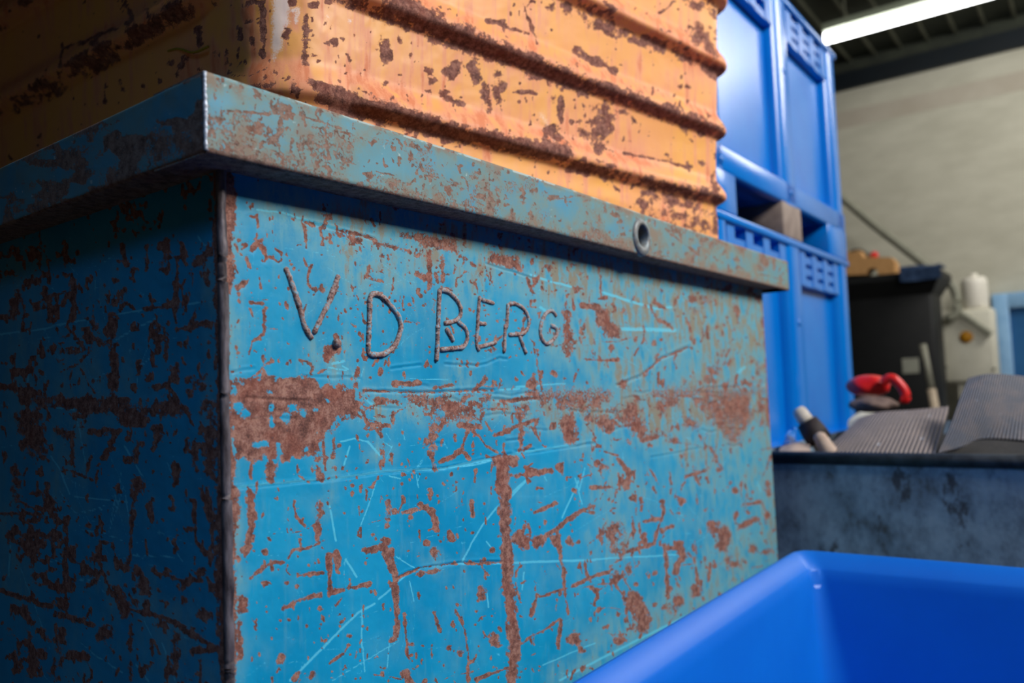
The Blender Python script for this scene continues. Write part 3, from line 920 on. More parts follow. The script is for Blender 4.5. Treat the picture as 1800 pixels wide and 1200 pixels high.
RIMF = parse('''
M 18:500,570 700,590 870,610; M 30:510,580; M 10:970,560 1130,610 1350,680 1480,730; M 14:1250,710 1380,740 1600,790 1780,860; M 20:1370,740 1390,1000
M 14:450,490 450,640; M 150 .62:750,740; M 170 .62:920,790; M 170 .62:1200,900; M 200 .6:480,880; M 90 .62:1000,620; M 30:600,330; M 26:1490,740; M 80 .6:330,640
M 12:1530,1020 1700,1060; M 120 .6:900,530 1000,560; M 60 .7:960,690; M 120 .55:1500,980; M 10:1630,640 1640,780
N 12:0,600 190,650; N 8:430,640 560,660; N 26:400,655; N 26:590,640; N 30 .8:400,540 420,600; N 9:720,700 750,800; N 8:780,660 820,800; N 40 .8:790,880 810,960; N 40 .85:1000,880 1030,940
N 8:1000,560 1000,800; N 60 .6:330,370 380,420; N 24:880,740; N 30 .7:590,730; N 50 .6:1070,620; N 14:730,560 740,620; N 30:1160,610; N 50 .6:1380,780; N 60 .6:1480,800
N 14:1550,860 1800,820; N 20 .7:1700,880 1790,900; N 40 .6:1290,880; N 26 .8:1340,1100
T 40:350,420; T 110 .6:120,390; T 8:720,420 960,590; T 100 .6:640,560; T 120 .55:1100,480; T 140 .55:1500,640; T 60 .6:300,220; T 120 .55:1300,520
''')
RIMS = parse('''
U 300 .75:1300,80; U 260 .75:1500,60; U 220 .7:1050,220; U 120 .7:700,120; U 60 .8:760,280; U 120 .7:420,420; U 60:1100,280; U 40:250,400; U 60 .8:650,320; U 200 .6:900,350; U 140 .6:300,150; U 100 .6:120,540; U 90 .7:560,200
''')


RB = (357, 1390, 120, 520)
RIMF += random_marks(21, RB, 900, (1, 14), (1.2, 3.0), (90, 30), 0.95) + random_marks(22, RB, 160, (10, 60), (1.0, 1.8), (20, 40), 0.9)


def wear_rim(V, s):
    PX, PY, PZ = pix(V)
    WX, WY = warp(PX, PY, 303, 2.0, 9.0)
    r = ragged(seg_field(WX, WY, RIMF, 1.6), PX, PY, 831)
    rel = (ZT - V[:, 2]) / RH
    n = fbm(PX, PY, 34, 311, 4)
    low = sstep(0.62, 1.0, rel + 0.5 * (n - 0.5))
    top = 1 - sstep(0.0, 0.16, rel + 0.25 * (n - 0.5))
    grey = sstep(850, 1200, PX)
    film = np.clip(0.44 + 0.62 * low + 0.4 * top + 0.30 * grey + 1.1 * (fbm(PX, PY * 0.8, 46, 315, 4) - 0.5) + 0.25 * sstep(700, 400, PX), 0, 1)
    r = np.maximum(r, 0.5 * low)
    chip = fbm(PX, PY * 0.8, 11, 321, 3)
    r = np.maximum(r, 0.78 * sstep(0.64, 0.72, chip))
    r = np.maximum(r, 0.45 * sstep(0.5, 0.66, fbm(PX, PY, 40, 325, 5)) * (1 - grey * 0.4))
    g = 0.6 * sstep(0.74, 0.82, fbm(PX * 0.6, PY * 0.6, 8, 331, 3))
    edge = (1 - sstep(0.0, 0.05, rel)) * sstep(0.4, 0.6, fbm(PX, PY, 30, 341, 3))
    g = np.maximum(g, edge)
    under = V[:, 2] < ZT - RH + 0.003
    r = np.where(under, 1.0, r)  # underside coloured as full rust to deepen the shade below the rim
    return r, g * (1 - 0.5 * r), film


def wear_rim_side(V):
    PX, PY, PZ = pix(V)
    WX, WY = warp(PX, PY, 403, 4.0, 14.0)
    r = seg_field(WX, WY, RIMS, 14)
    n = fbm(PX, PY, 30, 411, 5)
    r = np.maximum(r, 0.85 * sstep(0.42, 0.62, n) * np.interp(PX, [0, 150, 240, 360], [0.75, 0.9, 1.15, 1.25]))
    rel = (ZT - V[:, 2]) / RH
    r = np.maximum(r, 0.7 * sstep(0.9, 1.0, rel))
    film = np.clip(0.35 + 0.9 * (fbm(PX, PY, 50, 415, 4) - 0.35) + 0.6 * (1 - sstep(0, 0.15, rel)), 0, 1)
    g = 0.9 * sstep(0.77, 0.83, fbm(PX, PY * 0.7, 6, 421, 3))
    r = np.where(V[:, 2] < ZT - RH + 0.0015, 1.0, r)  # full rust colour underneath, darkens the shaded underside
    film = film * 0.55
    return np.clip(r, 0, 1), g, film


HX, HZ = on(1127, 417, 1, 0.0)[0], on(1127, 417, 1, 0.0)[2]
prof = rim_profile(RH, 0.075, 60)
pxr = np.linspace(357, 1386, 520)
xr = np.array([on(p, 124 + (p - 357) * 0.33 + 60 - (p - 357) * 0.035, 1, 0.0)[0] for p in pxr])
xr = np.unique(np.round(np.clip(xr, 0.0012, RX1), 6))
NP = len(prof)
V = np.zeros((len(xr), NP, 3))
V[:, :, 0] = xr[:, None]
V[:, :, 1] = prof[None, :, 0]
V[:, :, 2] = ZT + prof[None, :, 1]
# the section is slightly bowed and knocked about
bow = 0.0022 * np.sin(np.clip((xr - 0.0) / 0.75, 0, 1) * math.pi)
V[:, :, 2] += bow[:, None]
PXf, PYf, _ = pix(V.reshape(-1, 3))
V = V.reshape(-1, 3)
V[:, 1] += 0.0012 * (fbm(PXf, PYf, 60, 351, 3) - 0.5)
F = grid_faces(len(xr), NP, wrap=True)
ctr = V[F].mean(1)
keep = ~((ctr[:, 1] < 0.004) & (np.hypot(ctr[:, 0] - HX, ctr[:, 2] - HZ) < 0.0165))
F = F[keep]
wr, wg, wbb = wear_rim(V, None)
n0 = len(V)
caps = np.array([[0, i, i + 1, i + 1] for i in range(1, NP - 1)])
F = np.concatenate([F[:, ::-1]])
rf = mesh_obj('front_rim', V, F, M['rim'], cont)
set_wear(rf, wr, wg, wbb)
tag(rf, 'grey turquoise front rim of box section')
# end caps of the front rim
for xe, nm in ((0.0012, 'rim_end'), (RX1, 'rim_end')):
    mb = MB()
    mb.add([(xe, p[0], ZT + p[1]) for p in prof], [tuple(range(NP))])
    oe = mb.build(nm, M['rim'] if xe < 0.1 else M['rim'], cont)
    set_wear(oe, np.full(NP, 0.6), np.zeros(NP), np.full(NP, 0.6))

prof2 = rim_profile(RH - 0.0006, 0.075, 46)
pyr = np.linspace(356, -30, 190)
yr = np.array([on(p, 200 + (356 - p) * 0.4, 0, 0.0)[1] for p in pyr])
yr = np.unique(np.round(np.r_[np.clip(yr, 0.003, BY1), np.linspace(yr.max() + 0.03, BY1 + 0.02, 8)], 6))
NP2 = len(prof2)
V = np.zeros((len(yr), NP2, 3))
V[:, :, 0] = prof2[None, :, 0]
V[:, :, 1] = yr[:, None]
V[:, :, 2] = ZT - 0.0003 + prof2[None, :, 1]
V = V.reshape(-1, 3)
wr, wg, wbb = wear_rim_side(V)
PXf, PYf, _ = pix(V)
V[:, 0] += 0.0018 * (fbm(PXf, PYf, 50, 451, 3) - 0.5)
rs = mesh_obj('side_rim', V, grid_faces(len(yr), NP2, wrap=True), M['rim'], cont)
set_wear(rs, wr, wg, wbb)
tag(rs, 'dark blue and brown side rim of box section')
MB().box(RX1 - 0.075, RX1 - 0.001, 0.004, BY1 + 0.02, ZT - RH, ZT - 0.001).build('end_rim', M['dark'], cont)
MB().box(0.004, RX1 - 0.004, BY1 - 0.05, BY1 + 0.025, ZT - RH, ZT - 0.001).build('back_rim', M['dark'], cont)

# bare weld at the rim's corner, rough weld down the body's corner
zz = np.linspace(ZT - 0.001, ZT - RH + 0.002, 40)
MB().tube([(0.0012, 0.0016, z) for z in zz], [0.0016 + 0.0007 * random.random() for _ in zz], 8).build('rim_weld', M['bare'], cont, True)
zz = np.linspace(ZT - RH + 0.002, ZT - 0.72, 260)
nz = fbm(zz * 1000, zz * 0, 16, 71, 3)
MB().tube([(OV + 0.001 + 0.0012 * (a - 0.5), OV + 0.001, z) for z, a in zip(zz, nz)],
          [0.0034 + 0.0016 * a for a in nz], 12).build('corner_weld', M['corner'], cont, True)

# bushing in the front rim
mb = MB()
rings = [(0.0158, 0.012), (0.0158, -0.001), (0.0172, -0.0038), (0.0205, -0.0046), (0.0240, -0.0034), (0.0262, -0.001), (0.0268, 0.004)]
n = 40
Vb = []
for rr, dy in rings:
    for k in range(n):
        a = 2 * math.pi * k / n
        sq = 1.0 if rr < 0.02 else 1.06
        Vb.append((HX + rr * math.cos(a), dy, HZ + rr * sq * math.sin(a) + (0.003 if rr < 0.017 else 0)))
mb.add(Vb, [tuple(q) for q in grid_faces(len(rings), n, wrap=True)[:, ::-1].tolist()])
ring = mb.build('bushing', M['ring'], cont, True)
mb = MB()
Vb = []
for rr, dy in ((0.0166, 0.001), (0.0166, 0.04), (0.0005, 0.04)):
    for k in range(n):
        a = 2 * math.pi * k / n
        Vb.append((HX + rr * math.cos(a), dy, HZ + 0.003 + rr * math.sin(a)))
mb.add(Vb, [tuple(q) for q in grid_faces(3, n, wrap=True).tolist()])
mb.build('hole', M['dark'], ring)

# hand welded letters V . D B E R G
LET = {
    'V': [('A', '720,840 760,930 850,1190 880,1270'), ('C', '790,0 860,190 920,420 960,500 1010,570'),
          ('A', '1285,920 1260,990 1180,1190'), ('C', '1270,0 1170,210 1060,440 1025,515')],
    'D': [('B', '50,1210 55,1000 60,860 110,815 200,860 300,970 370,1080 390,1200'),
          ('D', '390,300 370,400 320,520 220,605 130,620 50,600 45,450 50,300')],
    'B': [('B', '790,770 785,900 775,1190'), ('D', '772,300 770,500 760,690'),
          ('B', '790,775 880,795 970,880 1012,970 1008,1050 960,1100 840,1130'),
          ('D', '980,270 1060,340 1085,430 1050,530 960,550 800,565'), ('D', '860,340 940,480')],
    'E': [('B', '1215,840 1200,1000 1190,1190'), ('D', '1192,320 1182,500 1210,580'), ('B', '1235,880 1370,920'),
          ('B', '1210,1130 1280,1135'), ('D', '1200,540 1300,515 1390,490')],
    'R': [('B', '1512,920 1502,1100 1490,1190'), ('D', '1482,300 1480,400 1470,600'),
          ('B', '1520,930 1590,922 1680,980 1730,1080 1725,1180'), ('D', '1725,330 1690,385 1640,402 1520,410'), ('D', '1630,415 1665,510 1705,610')],
    'G': [('G', '265,535 240,503 200,520 170,590 172,660 210,700 258,660 264,608 230,590')],
}


def face_pt(fr, x, y):
    ox, oy, sc = FR[fr]
    return on(ox + x / sc, oy + y / sc, 1, OV)


for ch, runs in LET.items():
    mb = MB()
    for fr, pts in runs:
        P = [face_pt(fr, *map(float, q.split(','))) for q in pts.split()]
        n = max(10, int(sum(np.linalg.norm(np.subtract(a, b)) for a, b in zip(P[:-1], P[1:])) / 0.0016))
        Q = spline(P, n)
        s = np.arange(len(Q))
        nr = fbm(s * 3.1 + 7 * ord(ch), s * 0 + 5, 5, 500 + ord(ch), 3)
        base = 0.0027 if ch in 'VDB' else 0.0025
        if ch == 'G':
            base = 0.0027
        rad = base * (0.75 + 0.55 * nr)
        rad[0] *= 0.7
        rad[-1] *= 0.7
        Q[:, 1] = OV - 0.0002
        Q[:, 0] += 0.0008 * (nr - 0.5)
        mb.tube(Q, rad.tolist(), 10)
    lo = mb.build('letter', M['bead'], cont, True)
    tag(lo, 'rusty weld bead letter ' + ch)
P = [face_pt('C', 1255, 570), face_pt('C', 1268, 620), face_pt('C', 1285, 665)]
Q = spline(P, 14)
Q[:, 1] = OV - 0.001
mb = MB().tube(Q, (0.0042 * np.sqrt(np.clip(1 - np.linspace(-0.95, 0.95, 14) ** 2, 0.02, 1))).tolist(), 12)
tag(mb.build('full_stop', M['bead'], cont, True), 'shiny weld spatter full stop')

# ------------------------------------------------------------------ orange corrugated container on top
oran = thing('corrugated_container', (0.62, 0.5, ZT), 'orange ribbed steel container with rust patches standing on the blue container', 'container')
P0 = np.array([0.185, 0.156])
P1 = np.array([1.060, 0.020])
P2 = np.array([1.13, 0.93])
P3 = np.array([0.165, 0.93])


def corner_arc(a, c, b, r, n):
    """Fillet at corner c between directions to a and b."""
    u = (a - c) / np.linalg.norm(a - c)
    v = (b - c) / np.linalg.norm(b - c)
    ang = math.acos(np.clip(u @ v, -1, 1))
    d = r / math.tan(ang / 2)
    s, e = c + u * d, c + v * d
    bis = (u + v) / np.linalg.norm(u + v)
    o = c + bis * r / math.sin(ang / 2)
    a0 = math.atan2(*(s - o)[::-1])
    a1 = math.atan2(*(e - o)[::-1])
    while a1 - a0 > math.pi:
        a1 -= 2 * math.pi
    while a1 - a0 < -math.pi:
        a1 += 2 * math.pi
    th = np.linspace(a0, a1, n)
    return np.stack([o[0] + r * np.cos(th), o[1] + r * np.sin(th)], 1), np.stack([np.cos(th), np.sin(th)], 1)


def nrm(a, b):
    t = (b - a) / np.linalg.norm(b - a)
    return np.array([t[1], -t[0]])


arcA, nA = corner_arc(P3, P0, P1, 0.062, 34)
arcB, nB = corner_arc(P0, P1, P2, 0.022, 12)
arcC, nC = corner_arc(P1, P2, P3, 0.03, 5)
arcD, nD = corner_arc(P2, P3, P0, 0.03, 5)
# left wall from back to front, front wall from left to right, then round the back
lpt = np.stack([arcD[-1] + (arcA[0] - arcD[-1]) * t for t in np.linspace(0, 1, 150)[1:-1] ** 1.0])
fx = np.linspace(0, 1, 430)[1:-1] ** 1.35
fpt = np.stack([arcA[-1] + (arcB[0] - arcA[-1]) * t for t in fx])
rpt = np.stack([arcB[-1] + (arcC[0] - arcB[-1]) * t for t in np.linspace(0, 1, 16)[1:-1]])
bpt = np.stack([arcC[-1] + (arcD[0] - arcC[-1]) * t for t in np.linspace(0, 1, 10)[1:-1]])
nL, nF, nR, nBk = nrm(P3, P0), nrm(P0, P1), nrm(P1, P2), nrm(P2, P3)
base = np.concatenate([lpt, arcA, fpt, arcB, rpt, arcC, bpt, arcD])
norm = np.concatenate([np.tile(nL, (len(lpt), 1)), nA, np.tile(nF, (len(fpt), 1)), nB, np.tile(nR, (len(rpt), 1)), nC,
                       np.tile(nBk, (len(bpt), 1)), nD])
nl, na, nf, nb2 = len(lpt), len(arcA), len(fpt), len(arcB)
dl = np.linalg.norm(lpt - arcA[0], axis=1)
df = np.linalg.norm(fpt - arcA[-1], axis=1)
win = np.ones(len(base))
win[:nl] = sstep(0.0, 0.07, dl)
win[nl:nl + na] = 0.0
win[nl + na:nl + na + nf] = sstep(0.0, 0.06, df)
zo = np.r_[np.linspace(0, 0.58, 250), np.linspace(0.6, 0.8, 8)]
rib_z = [0.068, 0.190, 0.312, 0.434, 0.556, 0.678]


def rib_prof(d):
    return sstep(-0.004, 0.010, d) * (1 - sstep(0.012, 0.050, d))


Vo = np.zeros((len(zo), len(base), 3))
off = np.zeros((len(zo), len(base)))
for k, zb in enumerate(rib_z):
    w = np.maximum(win, 0.55 if k == 0 else 0.0)
    off += 0.018 * rib_prof(zo - zb)[:, None] * w[None, :]
off += 0.004 * (1 - sstep(0.03, 0.06, zo))[:, None]
leanL = 0.06
off += (zo * leanL)[:, None]
Vo[:, :, 0] = base[None, :, 0] + norm[None, :, 0] * off
Vo[:, :, 1] = base[None, :, 1] + norm[None, :, 1] * off
Vo[:, :, 2] = ZT + 0.003 + zo[:, None]
Vo = Vo.reshape(-1, 3)
PXo, PYo, _ = pix(Vo)
NN = np.repeat(norm[None], len(zo), 0).reshape(-1, 2)
dn = 0.004 * (fbm(PXo, PYo, 110, 551, 3) - 0.5) + 0.0012 * (fbm(PXo, PYo, 22, 553, 3) - 0.5)
Vo[:, 0] += NN[:, 0] * dn
Vo[:, 1] += NN[:, 1] * dn

ORR = parse('''
O 66 .92:545,60 555,300 560,480 550,590; O 40:350,80 430,30 560,40; O 26 .9:370,240 450,220 520,260 545,300; O 60:310,300 300,390; O 60:440,410 450,440; O 90 .85:70,570; O 36:160,500 160,650
O 30 .85:280,500 270,680; O 30 .85:320,640 300,680; O 60:550,580; O 34:630,650; O 14:640,700; O 70:820,320 800,400; O 80 .9:850,30; O 68:990,160 990,380 1000,560 1010,700; O 110 .85:1090,60
O 90:1280,440 1320,440; O 60:1380,400; O 50:1070,580; O 30:1110,590; O 28:1260,260; O 20:1690,330; O 60 .85:1790,450; O 60 .75:1770,520; O 60 .85:690,770; O 60 .8:820,825; O 50 .7:560,830; O 26:910,840
O 110:1080,880 1180,930 1400,1000 1800,1130; O 60:1040,850; O 24 .8:1560,940 1700,1000; O 60:1250,20; O 11:220,780 370,780 470,770 580,740; O 100 .8:1150,1050 1400,1080; O 40:900,980; O 20:1200,240 1260,300; O 26:1500,50
O 24:930,740; O 16:1490,505; O 12:1555,485; O 12:1345,610; O 40 .9:1400,20 1520,100; O 100 .8:1750,120; O 30:740,990
Q 110 .9:250,20 430,110 600,190; Q 100:420,110 600,200 850,290 1000,350; Q 60 .85:420,170 700,250; Q 80 .8:1000,360 1300,450 1700,600; Q 50 .85:140,60 400,140; Q 60:200,60; Q 30 .85:900,310 1040,340
Q 100:0,470 250,520 500,600; Q 80 .95:480,600 750,640 1000,690; Q 60 .62:1000,740 1300,800 1700,890; Q 60 .65:950,10 1200,120 1500,230 1700,330; Q 40 .8:1120,40 1130,60; Q 50 .75:1560,10 1690,60
Q 56 .85:195,200 205,250; Q 30:310,248; Q 30:5,175; Q 40 .85:390,325; Q 60 .85:515,300 490,325; Q 46 .85:590,300 620,360; Q 40 .85:640,380 660,490; Q 30:690,400 715,450; Q 46 .9:705,340 725,390; Q 36:460,420 490,440 540,470
Q 80:950,590; Q 60:980,620; Q 24 .9:985,450 990,560; Q 40 .75:950,450; Q 90 .72:1180,500 1170,640; Q 60 .7:1210,600; Q 26 .8:1090,480 1250,500 1350,560; Q 40 .65:1080,600 1140,600; Q 50:1065,225; Q 34:1100,250 1230,310
Q 12:820,10 890,190; Q 20:660,90 740,110; Q 16:740,120 850,160; Q 20:730,95; Q 10:1430,60 1500,10; Q 12:1280,690 1420,720 1580,760; Q 14:1040,550 1140,550; Q 110 .58:1610,150 1690,200; Q 40 .8:1620,740; Q 40 .7:1690,690 1690,1050
Q 120 .58:1400,920 1480,980; Q 130 .56:1600,1000; Q 26:405,375; Q 24:200,375; Q 24:1100,780; Q 20:780,420 870,420; Q 16:800,465; Q 14:1260,580; Q 30 .8:260,175; Q 40 .75:1180,610; Q 14:1190,590; Q 30 .8:1560,400; Q 60 .6:1360,860 1600,930
R 36:930,0 970,70 1000,150; R 46:960,180; R 40 .9:880,220 700,280 520,350; R 80 .85:690,330; R 24:470,330 460,490; R 56 .85:1490,230 1500,330; R 220 .7:1330,100; R 130 .75:1180,200 1000,330; R 60:1370,500; R 60 .85:1290,470; R 40:1330,560
R 140 .7:900,380 600,540; R 120 .7:450,640 150,800; R 40 .8:930,620 930,680; R 30:1080,640; R 24:790,700 800,780; R 30:1200,600; R 40 .85:1640,410; R 30 .9:1700,380 1700,470; R 30:1780,270; R 60 .7:1500,520; R 50 .7:1400,440
''')
ORW_GLINT = parse('O 170 1.0:745,-40 735,200; O 130 .9:730,200 700,460; O 70 .75:690,480 660,600; O 34:850,90 920,100 900,240; O 50 .8:1470,210; O 50 .7:1240,190; O 40:920,980; O 50 .5:790,870; Q 26 .7:960,320 1020,310; Q 60 .5:900,520 960,640; Q 40 .5:380,80; Q 30 .6:40,100')  # painted white highlight down the rounded corner, plus small pale spots
ORS = parse('''
O 36:440,450 455,560; O 46:1280,490 1275,640; O 30:565,600 565,740; O 40:1010,740 1040,830; O 50:885,130 930,300; O 60:400,100 380,180; O 40:380,290 420,330; O 20:1690,340 1680,470; O 300 .5:400,400; O 400 .6:600,830
Q 12:125,140 115,210; Q 14:255,180 250,240; Q 14:330,140 340,200; Q 16:1180,640 1170,680; Q 30 .8:920,600 980,680; Q 200 .5:1100,560; Q 160 .6:1650,300; Q 100 .6:1690,800; Q 200 .6:1500,1000; Q 100 .6:560,170 900,330; Q 300 .55:200,400; Q 200 .5:700,560
Q 10:1060,250 1060,330; Q 10:1110,280 1105,340; Q 12:470,480 460,520; Q 120 .5:1650,550; Q 200 .45:1300,700; R 400 .5:1500,500
''')


OB = (400, 1270, 0, 430)
ORR += random_marks(31, OB, 220, (0.5, 5), (1.2, 3.4), (90, 60)) + random_marks(32, OB, 60, (4, 22), (1.6, 4.0), (75, 30), 0.9) + random_marks(33, OB, 40, (8, 40), (1.0, 1.8), (30, 40), 0.9)
ORS += random_marks(34, OB, 120, (15, 60), (3, 7), (90, 3), 0.7)


def wear_orange(V):
    PX, PY, PZ = pix(V)
    WX, WY = warp(PX, PY, 603, 3.2, 11.0)
    r = ragged(seg_field(WX, WY, ORR, 1.6), PX, PY, 841, 1.15)
    z = V[:, 2] - ZT
    # rust clings along each rib's belly; upper slopes get a painted salmon highlight
    belly = np.zeros_like(z)
    upper = np.zeros_like(z)
    for zb in rib_z:
        belly = np.maximum(belly, np.exp(-((z - zb - 0.010) / 0.010) ** 2))
        upper = np.maximum(upper, np.exp(-((z - zb - 0.035) / 0.016) ** 2))
    r = np.maximum(r, belly * 0.95 * sstep(0.46, 0.62, fbm(PX, PY, 24, 611, 4)))
    chip = fbm(PX, PY * 0.8, 12, 621, 3)
    r = np.maximum(r, 0.9 * sstep(0.76, 0.81, chip))
    pin = vnoise(PX, PY, 3.2, 617)
    r = np.maximum(r, 0.8 * sstep(0.96, 0.985, pin))
    g = seg_field(*warp(PX, PY, 633, 4, 20), ORW_GLINT, 8)
    g = np.maximum(g, 0.28 * upper * sstep(0.4, 0.65, fbm(PX, PY, 40, 641, 4)))
    film = seg_field(*warp(PX, PY, 651, 3, 18), ORS, 8)
    run = fbm(PX, PY * 0.08, 8, 661, 3)
    film = np.clip(film + 0.55 * sstep(0.55, 0.75, run) + 0.7 * upper * sstep(0.3, 0.6, fbm(PX, PY, 60, 671, 3)) + 0.5 * belly, 0, 1)  # film also carries the painted salmon highlight on the upper slopes
    return np.clip(r, 0, 1), np.clip(g, 0, 1), film


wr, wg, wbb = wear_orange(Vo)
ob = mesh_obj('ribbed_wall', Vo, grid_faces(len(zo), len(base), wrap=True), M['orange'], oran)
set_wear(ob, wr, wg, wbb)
mb = MB()
mb.add([(p[0] + 0, p[1], ZT + 0.0032) for p in base], [tuple(range(len(base) - 1, -1, -1))])
mb.build('base_plate', M['dark'], oran)
# scrap of yellow twine hanging on the shaded side
tw = [on(x, y, 0, 0.170) for x, y in ((296, 90), (310, 86), (322, 88), (334, 92), (346, 91), (356, 87), (366, 82))]
tw = spline(tw, 26)
tag(MB().tube(tw, 0.0014, 8).build('twine_scrap', plain('yellow_twine', (150, 130, 30), (176, 150, 44), 0.8, 300), oran, True), 'scrap of yellow twine')

# ------------------------------------------------------------------ blue plastic pallet bins
BXA, BXB, BYA = 1.395, 2.556, 0.16
BYB = BYA + 0.95
BP = 0.734
bin_z = ZT + 0.145          # top of the middle bin


def make_bin(z0, label):
    """A pallet bin whose foot stands at z0."""
    t = thing('pallet_bin', ((BXA + BXB) / 2, (BYA + BYB) / 2, z0), label, 'plastic bin', 'stack of blue pallet bins')
    mt = M['bin']
    zt = z0 + BP
    zf = z0 + 0.098                 # top of the fork openings
    op = [(1.533, 1.884), (2.049, 2.336)]
    rec = [(1.470, 1.900), (2.035, 2.440)]
    zr0, zr1 = z0 + 0.165, zt - 0.128
    yr = BYA + 0.034
    # front wall with two recessed bays with rounded corners
    mb = MB()
    xs_ = [BXA, rec[0][0], rec[0][1], rec[1][0], rec[1][1], BXB]
    # solid ground of the recesses
    mb.box(BXA + 0.01, BXB - 0.01, yr, yr + 0.012, zf, zt - 0.02)
    mb.build('front_wall', mt, t)
    # lower rail and upper slotted band stand proud
    MB().box(BXA, BXB, BYA, yr + 0.005, zf, zr0, 0.008).build('bottom_rail', mt, t, True)
    for a, b in ((BXA, rec[0][0]), (rec[0][1], rec[1][0]), (rec[1][1], BXB)):
        n = 26
        P = []
        w = min(0.03, (b - a) * 0.3)
        for x, y in ((a, yr + 0.006), (a + 0.002, BYA + 0.016), (a + w * 0.5, BYA + 0.004), (a + w, BYA), (b - w, BYA), (b - w * 0.5, BYA + 0.004), (b - 0.002, BYA + 0.016), (b, yr + 0.006)):
            P.append((x, y))
        Vv = [(x, y, z) for z in (zf, zt - 0.003) for x, y in P]
        k = len(P)
        Ff = [(i, i + 1, k + i + 1, k + i) for i in range(k - 1)] + [tuple(range(k - 1, -1, -1)), tuple(range(k, 2 * k))]
        o = MB().add(Vv, Ff).build('post', mt, t, True)
        smooth_by_angle(o, 1.2)
    for (a, b), rows, cols in ((rec[0], 2, 3), (rec[1], 3, 3)):
        mb = MB()
        H = 0.125
        zb = zt - H
        # lattice of bars with open slots between them
        for r in range(rows + 1):
            zz0 = zb + (H - 0.022) * r / rows
            mb.box(a - 0.004, b + 0.004, BYA + 0.008, yr + 0.004, zz0, zz0 + 0.022)
        for c in range(cols + 1):
            xx = a + (b - a - 0.05) * c / cols
            mb.box(xx, xx + 0.05, BYA + 0.006, yr + 0.002, zb + 0.002, zt - 0.002)
        mb.build('slotted_band', mt, t)
    MB().box(BXA - 0.004, BXB + 0.004, BYA - 0.004, yr + 0.006, zt - 0.022, zt, 0.006).build('top_rail', mt, t, True)
    MB().box(BXA, BXA + 0.03, BYA + 0.03, BYB, zf, zt).build('side_wall', mt, t)
    MB().box(BXB - 0.03, BXB, BYA + 0.03, BYB, zf, zt).build('side_wall', mt, t)
    MB().box(BXA, BXB, BYB - 0.03, BYB, zf, zt).build('back_wall', mt, t)
    MB().box(BXA + 0.01, BXB - 0.01, BYA + 0.02, BYB, zf, zf + 0.012).build('floor_plate', mt, t)
    for a, b, m2 in ((BXA, op[0][0], mt), (op[0][1], op[1][0], M['binfoot']), (op[1][1], BXB, mt)):
        MB().box(a, b, BYA, BYA + 0.16, z0, zf + 0.004, 0.005).build('foot', m2, t, True)
        MB().box(a + 0.01, b - 0.01, BYA + 0.15, BYB, z0, zf + 0.004, 0.005).build('runner', mt, t, True)
    MB().box(BXA, BXB, BYB - 0.05, BYB, z0, zf + 0.004).build('back_board', mt, t)
    # moulded studs
    for x, z in ((1.445, zr0 - 0.04), (1.965, zr0 - 0.03), (1.965, zt - 0.24)):
        mb = MB()
        mb.tube([(x, BYA + 0.002, z), (x, BYA - 0.003, z)], [0.011, 0.009], 14)
        mb.build('stud', mt, t, True)
    return t


b_mid = make_bin(bin_z - BP, 'middle blue plastic pallet bin, below the one with black fork openings')
b_top = copy_tree(b_mid, (0, 0, BP))
b_top['label'] = 'upper blue plastic pallet bin with two dark fork openings at its foot'
b_low = copy_tree(b_mid, (0, 0, -BP))
b_low['label'] = 'lowest blue plastic pallet bin of the stack, hidden behind the grey steel box'

# ------------------------------------------------------------------ grey steel box with rubber scraps
GX = 1.42
GZ = ZT - 0.418
gm, gnt, gbs = nodes_of('grey_blue_worn_steel')
GN = NT(gnt)
g1 = GN.noise(7, 5, 0.65, stretch=(1, 1.4, 0.8))
g2 = GN.noise(30, 5, 0.7, stretch=(1, 1.4, 0.9))
g3 = GN.noise(110, 3, 0.6)
gc = GN.ramp(GN.math('ADD', GN.math('MULTIPLY', g1, 0.55), GN.math('MULTIPLY', g2, 0.45)),
             [(0.36, lin((84, 86, 88))), (0.44, lin((112, 128, 142))), (0.54, lin((138, 158, 174))), (0.68, lin((160, 178, 192)))])
gc = GN.mix(GN.math('MULTIPLY', GN.step(GN.noise(16, 5, 0.7, stretch=(1, 1, 0.5)), 0.58, 0.66), 0.8), gc, lin((58, 48, 46)))
gnt.links.new(gc, gbs.inputs['Base Color'])
gbs.inputs['Roughness'].default_value = 0.6
GN.bump(g3, 0.3, 0.002, gbs)
gbox = thing('steel_box', (1.9, -0.6, 0), 'worn grey blue open steel box heaped with rubber mat offcuts', 'box')
yy = np.linspace(0.13, -1.35, 120)
z_ = np.linspace(0.08, GZ - 0.012, 60)
YY, ZZ = np.meshgrid(yy, z_)
V = np.stack([np.full(YY.size, GX), YY.ravel(), ZZ.ravel()], 1)
V[:, 0] += 0.012 * (fbm(V[:, 1] * 100, V[:, 2] * 100, 22, 701, 3) - 0.5)
mesh_obj('side_panel', V, grid_faces(60, 120)[:, ::-1], gm, gbox)
dk = plain('black_greasy_rim', (34, 38, 42), (62, 68, 74), 0.5, 40)
MB().tube([(GX + 0.002, 0.13, GZ - 0.006), (GX, -0.4, GZ - 0.005), (GX + 0.003, -1.35, GZ - 0.006)], 0.014, 12).build('rim_bar', dk, gbox, True)
MB().box(GX, 2.75, 0.126, 0.132, 0.08, GZ).build('end_panel', gm, gbox)
MB().box(GX, 2.75, -1.356, -1.35, 0.08, GZ).build('end_panel', gm, gbox)
MB().box(2.745, 2.75, -1.35, 0.126, 0.08, GZ).build('side_panel', gm, gbox)
MB().box(GX + 0.01, 2.745, -1.35, 0.12, 0.08, 0.09).build('base_plate', gm, gbox)
for x in (GX + 0.05, 2.6):
    for y in (-1.3, 0.0):
        MB().box(x, x + 0.1, y, y + 0.1, 0.0, 0.08).build('foot', dk, gbox)


